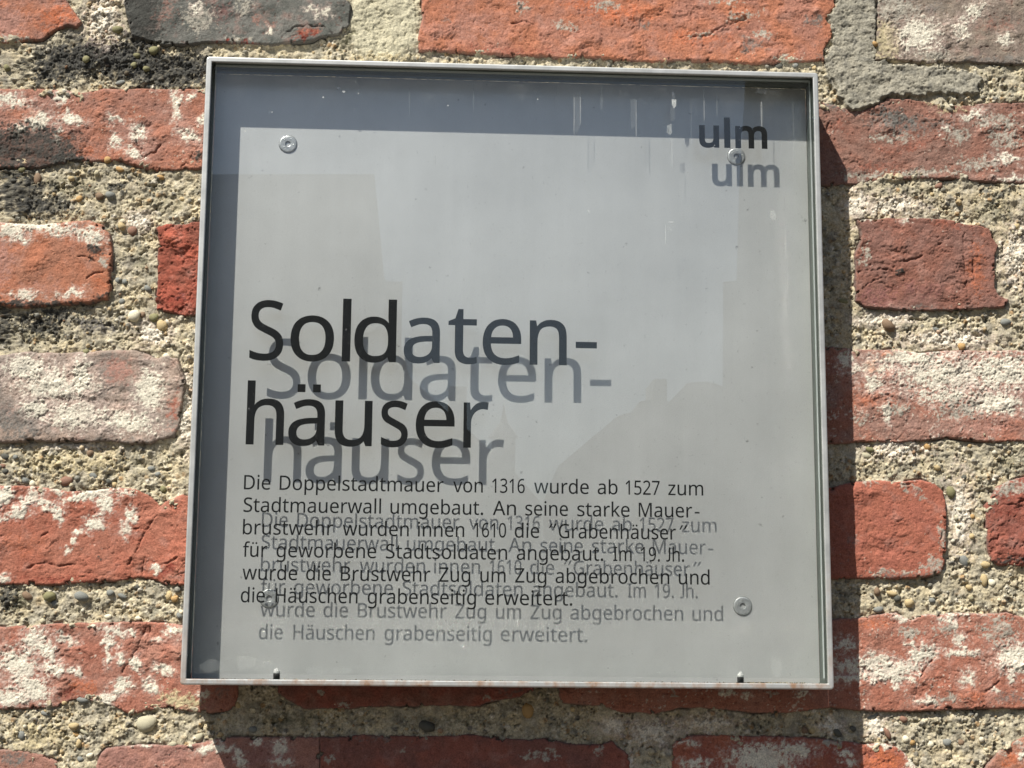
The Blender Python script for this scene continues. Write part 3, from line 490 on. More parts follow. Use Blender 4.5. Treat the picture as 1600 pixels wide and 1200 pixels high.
# --- pebbles standing in the mortar
def height_at(px):
    p = on_plane(px, SIGN_D); X, Z = p[:, 0], p[:, 1]
    d, h, c, l = mortar_surface(X[:, None].repeat(1, 1), Z[:, None]); return p, h[:, 0], d[:, 0]
PC = {'o': (180, 146, 96), 'b': (130, 108, 86), 'g': (130, 132, 126), 't': (190, 170, 128), 'w': (222, 214, 188), 'l': (132, 128, 92), 'd': (88, 88, 80), 'r': (140, 106, 88), 'c': (180, 174, 148)}
PM = {k: plain('pebble_stone_' + n, lin(*PC[k]), 0.75, .38, 380, bump=.6) for k, n in
      zip('obgtwldrc', ('ochre', 'brown', 'grey', 'tan', 'white', 'olive', 'dark', 'red', 'cream'))}
PEB = """10,105,6,6,l 135,93,6,6,l 183,45,9,8,l 240,78,8,7,l 213,85,6,6,l 209,101,5,5,l 228,107,6,5,l 188,128,8,4,g 168,249,6,6,o 187,264,7,4,o 34,264,6,5,l 58,278,6,10,b 111,279,5,5,t 250,276,6,4,o 307,262,4,4,o
123,309,6,5,o 155,305,7,6,b 172,305,8,8,g 190,353,7,7,t 206,360,8,8,r 210,493,10,9,w 252,508,9,11,t 222,491,5,5,b 240,495,8,7,l 135,550,5,5,l 183,437,5,5,g 195,439,5,5,g 230,450,7,6,g 190,470,5,5,g 284,310,5,4,t
7,713,9,7,d 3,728,6,5,r 24,714,4,4,g 140,708,6,6,b 103,751,10,7,r 143,742,9,5,g 169,752,5,4,d 178,756,4,4,t 38,750,7,6,g 50,755,6,6,w 262,718,5,4,c 235,732,6,5,g 246,740,5,4,g 254,764,5,6,l 8,736,5,4,d
42,931,10,7,b 76,932,10,8,l 126,932,12,8,g 84,943,5,5,g 172,926,6,5,g 190,931,8,4,g 213,917,5,4,d 273,935,6,5,o 263,930,5,7,t 168,963,6,4,w 216,966,5,3,w 280,962,6,5,g 227,1130,18,13,c 309,1152,9,6,c 115,1134,8,5,t 117,1147,6,4,o 130,1144,9,3,c 123,1161,5,8,t 140,1180,6,4,w 33,1149,6,7,g 270,1163,6,4,c 125,1186,5,4,g 70,1115,8,4,g 128,1094,9,5,g 100,1098,5,4,t
1366,70,5,5,o 1468,289,7,5,r 1217,103,7,5,d 1243,102,5,4,g 1273,105,4,4,t 1457,303,4,4,t 1388,508,13,10,b 1462,513,8,4,g 1572,503,10,7,g 1503,541,6,6,o 1589,352,6,5,t 1318,470,8,4,l
1360,702,8,5,l 1354,711,9,5,c 1450,698,6,6,o 1465,730,6,5,t 1390,743,5,5,c 1486,769,8,11,l 1508,745,5,4,d 1507,876,8,12,g 1540,882,8,5,t 1519,838,5,5,t 1520,807,4,4,o
1538,905,6,10,t 1551,910,6,6,w 1371,924,6,7,b 1394,927,9,4,t 1373,952,8,5,g 1421,942,8,7,t 1402,935,5,5,d 1457,938,6,5,g 1515,918,6,5,t 1412,1124,7,6,r 1364,1119,12,4,g 1416,1155,6,6,w 1426,1160,5,5,o 1387,1146,4,10,r 1455,1163,5,5,w 1481,1160,7,6,g 1503,1160,5,5,b 1498,1115,4,4,c
371,1101,5,6,t 395,1140,7,6,g 666,1135,13,9,d 1270,1141,5,5,t 1258,1141,6,6,b 1309,1145,8,6,d 1333,1139,5,5,d 825,1110,9,11,o 895,1108,4,4,t"""
peb = [q.split(',') for q in PEB.split()]
px = np.array([[float(q[0]), float(q[1])] for q in peb]); pp, ph, pd = height_at(px)
rg = np.random.default_rng(5)
base = []
for k in range(4):
    bm = bmesh.new(); bmesh.ops.create_icosphere(bm, subdivisions=2, radius=1.0)
    for vtx in bm.verts:
        n_ = vtx.co; vtx.co = n_ * (1 + 0.16 * math.sin(2.6 * n_.x + 1.7 * k) * math.cos(2.3 * n_.z + 2 * k) + 0.09 * math.sin(5 * n_.y + k * 3 + 2 * n_.x) - 0.10 * max(0, math.cos(2 * k) * n_.x + math.sin(2 * k) * n_.z - .5))
    base.append(bm_mesh('pebble', bm, True))
pmesh = {}
for q, p, hh in zip(peb, pp, ph):
    key = (rg.integers(4), q[4])
    if key not in pmesh:
        me = base[key[0]].copy(); me.materials.append(PM[q[4]]); pmesh[key] = me
    rx, rz = float(q[2]) / 1.95 / 1000, float(q[3]) / 1.95 / 1000
    o = link('pebble', pmesh[key], None, wall)
    m = min(rx, rz)
    o.location = (p[0] / 1000, -(max(hh, -3.2) / 1000 + m * -0.12), p[1] / 1000 + SIGN_Z)
    o.scale = (rx, m * 0.95, rz); o.rotation_euler = (0, rg.uniform(-.5, .5), 0)

# --- loose sand grains and small gravel bedded in the mortar: past counting
def icos(n=0):
    bm = bmesh.new(); bmesh.ops.create_icosphere(bm, subdivisions=1, radius=1.0)
    v = np.array([q.co[:] for q in bm.verts]); f = np.array([[w.index for w in q.verts] for q in bm.faces]); bm.free(); return v, f
iv, if_ = icos()
def grit(n, r0, r1, seed):
    r = np.random.default_rng(seed)
    px = r.uniform((-14, -14), (1614, 1214), (n * 3, 2))
    keep = ~((px[:, 0] > 360) & (px[:, 0] < 1250) & (px[:, 1] > 110) & (px[:, 1] < 1050)); px = px[keep]
    p = on_plane(px, SIGN_D); X, Z = p[:, :1], p[:, 1:]
    D, h, C, lim = mortar_surface(X, Z); D, h, C, lim = D[:, 0], h[:, 0], C[:, 0], lim[:, 0]
    ok = (D < -1.0) & (lim < .05) & (np.abs(px[:, 0] - 600) > np.where(px[:, 1] < 85, 52, 0)); ok &= r.random(len(ok)) < sstep(-.2, .3, fbm(X[:, 0], Z[:, 0], 18, 3, 333)) + .25
    X, Z, h, C = X[ok, 0][:n], Z[ok, 0][:n], h[ok][:n], C[ok][:n]; k = len(X)
    rad = r0 + (r1 - r0) * r.random(k) ** 2.5
    sc = rad[:, None] * r.uniform(.65, 1.25, (k, 3))
    a = r.uniform(0, np.pi, k); ca, sa = np.cos(a), np.sin(a)
    vv = iv[None] * sc[:, None]
    vx = vv[..., 0] * ca[:, None] - vv[..., 2] * sa[:, None]; vz = vv[..., 0] * sa[:, None] + vv[..., 2] * ca[:, None]
    V = np.stack([(vx + X[:, None]) / 1000, -(vv[..., 1] + h[:, None] + 0.1 * rad[:, None]) / 1000, (vz + Z[:, None]) / 1000 + SIGN_Z], -1)
    F = if_[None] + (np.arange(k) * len(iv))[:, None, None]
    tone = np.stack([lin(*c) for c in ((134, 134, 126), (206, 196, 164), (178, 150, 102), (104, 104, 98), (222, 216, 196), (160, 150, 124), (150, 108, 76), (120, 118, 92))])
    dk = (C.mean(1) < .12)[:, None]; tn = tone[r.choice(8, k, p=[.16, .2, .1, .16, .1, .16, .04, .08])]
    col = np.where(dk, tn * .12 + C * .85, tn * .6 + C * .4)
    return V.reshape(-1, 3), F.reshape(-1, 3), np.repeat(col, len(iv), 0)
g1 = grit(1500, 1.1, 2.6, 11); g2 = grit(5000, 0.5, 1.2, 12)
V = np.concatenate([g1[0], g2[0]]); F = np.concatenate([g1[1], g2[1] + len(g1[0])]); CC = np.concatenate([g1[2], g2[2]])
tag(link('gravel', np_mesh('gravel', V, F, CC), M_MORTAR, wall), kind='stuff')

# --- the body of the wall behind the worked face
def box(bm, x0, x1, y0, y1, z0, z1):
    v = [bm.verts.new(p) for p in ((x0, y0, z0), (x1, y0, z0), (x1, y1, z0), (x0, y1, z0), (x0, y0, z1), (x1, y0, z1), (x1, y1, z1), (x0, y1, z1))]
    for f in ((0, 3, 2, 1), (4, 5, 6, 7), (0, 1, 5, 4), (1, 2, 6, 5), (2, 3, 7, 6), (3, 0, 4, 7)): bm.faces.new([v[i] for i in f])
def core_mat():
    m, t, o = nt('brickwork_beyond'); co = obj_coords(t)
    mp = N(t, 'ShaderNodeMapping'); mp.inputs['Rotation'].default_value = (math.pi / 2, 0, 0); t.links.new(co, mp.inputs[0])
    b = N(t, 'ShaderNodeTexBrick'); t.links.new(mp.outputs[0], b.inputs[0]); b.inputs['Scale'].default_value = 1.0
    b.inputs['Color1'].default_value = (*lin(176, 92, 70), 1); b.inputs['Color2'].default_value = (*lin(150, 90, 78), 1); b.inputs['Mortar'].default_value = (*lin(160, 152, 124), 1)
    b.inputs['Brick Width'].default_value = .29; b.inputs['Row Height'].default_value = .104; b.inputs['Mortar Size'].default_value = .016
    p = N(t, 'ShaderNodeBsdfPrincipled'); p.inputs['Roughness'].default_value = .9
    t.links.new(mul(t, b.outputs[0], ramp(t, noise(t, co, 40, 6), [(0.3, (.7,) * 3), (.7, (1.25,) * 3)])), p.inputs['Base Color']); t.links.new(p.outputs[0], o.inputs[0]); return m
bm = bmesh.new(); box(bm, -4, 4, 0.012, 0.5, 0, 3.4)
link('wall_core', bm_mesh('wall_core', bm), core_mat(), wall)

# ------------------------------------------------------------------ the sign
sign = empty("metal_sign", W(0, 29.5, 0))
tag(sign, "square grey metal box sign lettered Soldatenhäuser on glass, fixed to the brick wall", "sign")
def frame_material():
    m, t, o = nt('weathered_aluminium'); co = obj_coords(t)
    a = noise(t, co, 60, 6, .6)
    base = ramp(t, a, [(0.3, (.42, .43, .42)), (0.7, (.60, .61, .59))])
    st = N(t, 'ShaderNodeMapping'); st.inputs['Scale'].default_value = (1, 1, .7); t.links.new(co, st.inputs[0])
    rn = noise(t, st.outputs[0], 70, 6, .65)
    sx = N(t, 'ShaderNodeSeparateXYZ'); t.links.new(co, sx.inputs[0])
    zr = N(t, 'ShaderNodeMapRange'); zr.inputs[1].default_value = -.2425; zr.inputs[2].default_value = -.2455; t.links.new(sx.outputs[2], zr.inputs[0])
    lx = N(t, 'ShaderNodeMapRange'); lx.inputs[1].default_value = -.10; lx.inputs[2].default_value = -.24; lx.inputs[3].default_value = 0; lx.inputs[4].default_value = .45; t.links.new(sx.outputs[2], lx.inputs[0])
    mx = N(t, 'ShaderNodeMath', operation='MAXIMUM'); t.links.new(zr.outputs[0], mx.inputs[0]); t.links.new(lx.outputs[0], mx.inputs[1])
    rm = ramp(t, rn, [(0.44, (0, 0, 0)), (0.62, (1, 1, 1))])
    q = N(t, 'ShaderNodeMath', operation='MULTIPLY'); t.links.new(mx.outputs[0], q.inputs[0]); t.links.new(rm, q.inputs[1])
    q2 = N(t, 'ShaderNodeMath', operation='MULTIPLY'); t.links.new(q.outputs[0], q2.inputs[0]); q2.inputs[1].default_value = .9
    mix = N(t, 'ShaderNodeMix', data_type='RGBA'); t.links.new(q2.outputs[0], mix.inputs[0]); t.links.new(base, mix.inputs[6])
    mix.inputs[7].default_value = (.27, .15, .08, 1)
    p = N(t, 'ShaderNodeBsdfPrincipled'); t.links.new(mix.outputs[2], p.inputs['Base Color'])
    iv_ = N(t, 'ShaderNodeMath', operation='MULTIPLY_ADD'); t.links.new(q2.outputs[0], iv_.inputs[0]); iv_.inputs[1].default_value = -.6; iv_.inputs[2].default_value = FRAME_METAL
    t.links.new(iv_.outputs[0], p.inputs['Metallic']); p.inputs['Roughness'].default_value = FRAME_ROUGH
    b = N(t, 'ShaderNodeBump'); b.inputs['Strength'].default_value = .12; b.inputs['Distance'].default_value = .0003
    t.links.new(noise(t, co, 900, 4, .7), b.inputs['Height']); t.links.new(b.outputs[0], p.inputs['Normal'])
    t.links.new(p.outputs[0], o.inputs[0]); return m
FRAME_METAL, FRAME_ROUGH = 0.45, 0.45
M_FRAME = frame_material()
def plate_material():
    m, t, o = nt('bead_blasted_steel'); co = obj_coords(t)
    sp = noise(t, co, 1500, 2, .8); cl = noise(t, co, 9, 5, .6)
    st = N(t, 'ShaderNodeMapping'); st.inputs['Scale'].default_value = (1, 1, .06); t.links.new(co, st.inputs[0])
    run = noise(t, st.outputs[0], 70, 4, .6)
    base = mul(t, ramp(t, sp, [(0.30, (.65, .645, .63)), (0.7, (.83, .825, .81))]), ramp(t, cl, [(0.3, (.86,) * 3), (0.7, (1.03,) * 3)]))
    base = mul(t, base, ramp(t, noise(t, co, 170, 3, .6), [(0.22, (.55,) * 3), (0.30, (1,) * 3)]))
    base = mul(t, base, ramp(t, run, [(0.3, (.97,) * 3), (0.7, (1.01,) * 3)]))
    p = N(t, 'ShaderNodeBsdfPrincipled'); t.links.new(base, p.inputs['Base Color'])
    p.inputs['Metallic'].default_value = PLATE_METAL; p.inputs['Roughness'].default_value = PLATE_ROUGH
    b = N(t, 'ShaderNodeBump'); b.inputs['Strength'].default_value = .25; b.inputs['Distance'].default_value = .0002
    t.links.new(noise(t, co, 2200, 2, .6), b.inputs['Height']); t.links.new(b.outputs[0], p.inputs['Normal'])
    t.links.new(p.outputs[0], o.inputs[0]); return m
PLATE_METAL, PLATE_ROUGH = 0.55, 0.38
M_PLATE = plate_material()
def glass_material():
    m, t, o = nt('dusty_window_glass'); co = obj_coords(t)
    tr = N(t, 'ShaderNodeBsdfTransparent'); tr.inputs[0].default_value = (.975, .985, .98, 1)
    gl = N(t, 'ShaderNodeBsdfGlossy'); gl.inputs['Roughness'].default_value = 0.0
    fr = N(t, 'ShaderNodeFresnel'); fr.inputs['IOR'].default_value = 1.5
    # Fresnel of the true outside angle on both faces
    geo = N(t, 'ShaderNodeNewGeometry'); dt = N(t, 'ShaderNodeVectorMath', operation='DOT_PRODUCT')
    t.links.new(geo.outputs['Incoming'], dt.inputs[0]); t.links.new(geo.outputs['Normal'], dt.inputs[1])
    ab = N(t, 'ShaderNodeMath', operation='ABSOLUTE'); t.links.new(dt.outputs['Value'], ab.inputs[0])
    om = N(t, 'ShaderNodeMath', operation='SUBTRACT'); om.inputs[0].default_value = 1; t.links.new(ab.outputs[0], om.inputs[1])
    pw = N(t, 'ShaderNodeMath', operation='POWER'); t.links.new(om.outputs[0], pw.inputs[0]); pw.inputs[1].default_value = 5
    fk = N(t, 'ShaderNodeMath', operation='MULTIPLY_ADD'); t.links.new(pw.outputs[0], fk.inputs[0]); fk.inputs[1].default_value = .958; fk.inputs[2].default_value = .062
    m1 = N(t, 'ShaderNodeMixShader'); t.links.new(fk.outputs[0], m1.inputs[0]); t.links.new(tr.outputs[0], m1.inputs[1]); t.links.new(gl.outputs[0], m1.inputs[2])
    df = N(t, 'ShaderNodeBsdfDiffuse'); df.inputs[0].default_value = (.72, .72, .70, 1)
    # dust: a little everywhere, specks, clouds along the top and bottom edges, faint vertical runs
    sx = N(t, 'ShaderNodeSeparateXYZ'); t.links.new(co, sx.inputs[0])
    def mr(a, b, c, d):
        r = N(t, 'ShaderNodeMapRange'); r.inputs[1].default_value = a; r.inputs[2].default_value = b; r.inputs[3].default_value = c; r.inputs[4].default_value = d
        t.links.new(sx.outputs[2], r.inputs[0]); return r.outputs[0]
    def mth(op, a, b):
        n = N(t, 'ShaderNodeMath', operation=op)
        for i, q in enumerate((a, b)):
            if isinstance(q, (int, float)): n.inputs[i].default_value = q
            else: t.links.new(q, n.inputs[i])
        return n.outputs[0]
    edge = mth('ADD', mr(.205, .243, 0, 1), mr(-.205, -.243, 0, 1))
    cloud = ramp(t, noise(t, co, 55, 7, .7), [(0.45, (0,) * 3), (0.75, (1,) * 3)])
    st = N(t, 'ShaderNodeMapping'); st.inputs['Scale'].default_value = (1, 1, .03); t.links.new(co, st.inputs[0])
    runs = ramp(t, noise(t, st.outputs[0], 110, 4, .6), [(0.58, (0,) * 3), (0.75, (1,) * 3)])
    speck = ramp(t, noise(t, co, 420, 2, .5), [(0.69, (0,) * 3), (0.76, (1,) * 3)])
    f = mth('ADD', mth('MULTIPLY', mth('MULTIPLY', edge, cloud), .05), mth('MULTIPLY', mth('MULTIPLY', runs, cloud), .02))
    f = mth('ADD', f, mth('MULTIPLY', speck, .10)); f = mth('ADD', f, DUST)
    m2 = N(t, 'ShaderNodeMixShader'); t.links.new(f, m2.inputs[0]); t.links.new(m1.outputs[0], m2.inputs[1]); t.links.new(df.outputs[0], m2.inputs[2])
    t.links.new(m2.outputs[0], o.inputs[0]); return m
DUST = 0.004
M_GLASS = glass_material()
def edge_material():
    m, t, o = nt('ground_glass_edge')
    tr = N(t, 'ShaderNodeBsdfTransparent'); tr.inputs[0].default_value = (.75, .85, .80, 1)
    p = N(t, 'ShaderNodeBsdfPrincipled'); p.inputs['Base Color'].default_value = (.55, .60, .58, 1); p.inputs['Roughness'].default_value = .35
    mx = N(t, 'ShaderNodeMixShader'); mx.inputs[0].default_value = .7; t.links.new(tr.outputs[0], mx.inputs[1]); t.links.new(p.outputs[0], mx.inputs[2])
    t.links.new(mx.outputs[0], o.inputs[0]); return m
M_INK = plain('black_print', (.010, .011, .012), .45, .1, 400, spec=.1)
def film_material(name, alpha, col=(.8, .8, .78)):
    m, t, o = nt(name); co = obj_coords(t)
    tr = N(t, 'ShaderNodeBsdfTransparent'); df = N(t, 'ShaderNodeBsdfDiffuse'); df.inputs[0].default_value = (*col, 1)
    mx = N(t, 'ShaderNodeMixShader')
    t.links.new(ramp(t, noise(t, co, 500, 5, .7), [(0.35, (alpha * .35,) * 3), (0.65, (alpha,) * 3)]), mx.inputs[0])
    t.links.new(tr.outputs[0], mx.inputs[1]); t.links.new(df.outputs[0], mx.inputs[2]); t.links.new(mx.outputs[0], o.inputs[0]); return m

def rounded(hx, hz, r, n=4):
    out = []
    for cx, cz, a0 in ((1, 1, 0), (-1, 1, 90), (-1, -1, 180), (1, -1, 270)):
        for k in range(n + 1):
            a = math.radians(a0 + 90 * k / n)
            out.append((cx * (hx - r) + r * math.cos(a), cz * (hz - r) + r * math.sin(a)))
    return out
def local(x, y, z):        # sign millimetres -> metres local to the sign empty
    return (x / 1000, (y - 29.5) / 1000, z / 1000)
def sign_part(name, me, mat, parent=None):
    o = bpy.data.objects.new(name, me); COL.objects.link(o); o.parent = parent or sign
    if mat and not me.materials: me.materials.append(mat)
    return o
# frame: one folded and welded rim
prof = [(1.2, 29.5), (0, 28.6), (0, 1.2), (0.35, .35), (1.2, 0), (3.7, 0), (4.2, .15), (4.5, .6), (4.5, 2.8), (4.5, 27.4)]
bm = bmesh.new(); loops = []
for ins, y in prof:
    r = max(2.6 - ins, .5)
    loops.append([bm.verts.new(local(x, y, z)) for x, z in rounded(250 - ins, 250 - ins, r)])
for li, (a, b) in enumerate(zip(loops[:-1], loops[1:])):
    for k in range(len(a)):
        bm.faces.new((a[k], a[(k + 1) % len(a)], b[(k + 1) % len(a)], b[k])).material_index = {8: 1, 7: 2}.get(li, 0)
fr_o = sign_part('frame', bm_mesh('frame', bm), M_FRAME)
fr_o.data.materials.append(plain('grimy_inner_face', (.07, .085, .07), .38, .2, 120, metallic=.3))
fr_o.data.materials.append(plain('bare_metal_lip', (.85, .82, .76), .18, .05, 300, metallic=1.0))
def slab(x0, x1, y0, y1, z0, z1):
    bm = bmesh.new(); a = local(x0, y0, z0); b = local(x1, y1, z1)
    box(bm, a[0], b[0], a[1], b[1], a[2], b[2]); return bm
bp = sign_part('back_plate', bm_mesh('back_plate', slab(-245.4, 245.4, 27.5, 30.0, -245.4, 245.4)), M_PLATE)
# pane
pm = bm_mesh('glass_pane', slab(-243.2, 244.4, 6.2, 11.0, -241.4, 245.3))
pane = sign_part('glass_pane', pm, M_GLASS); pm.materials.append(edge_material())
for p in pm.polygons:
    if abs(p.normal.y) < .5: p.material_index = 1
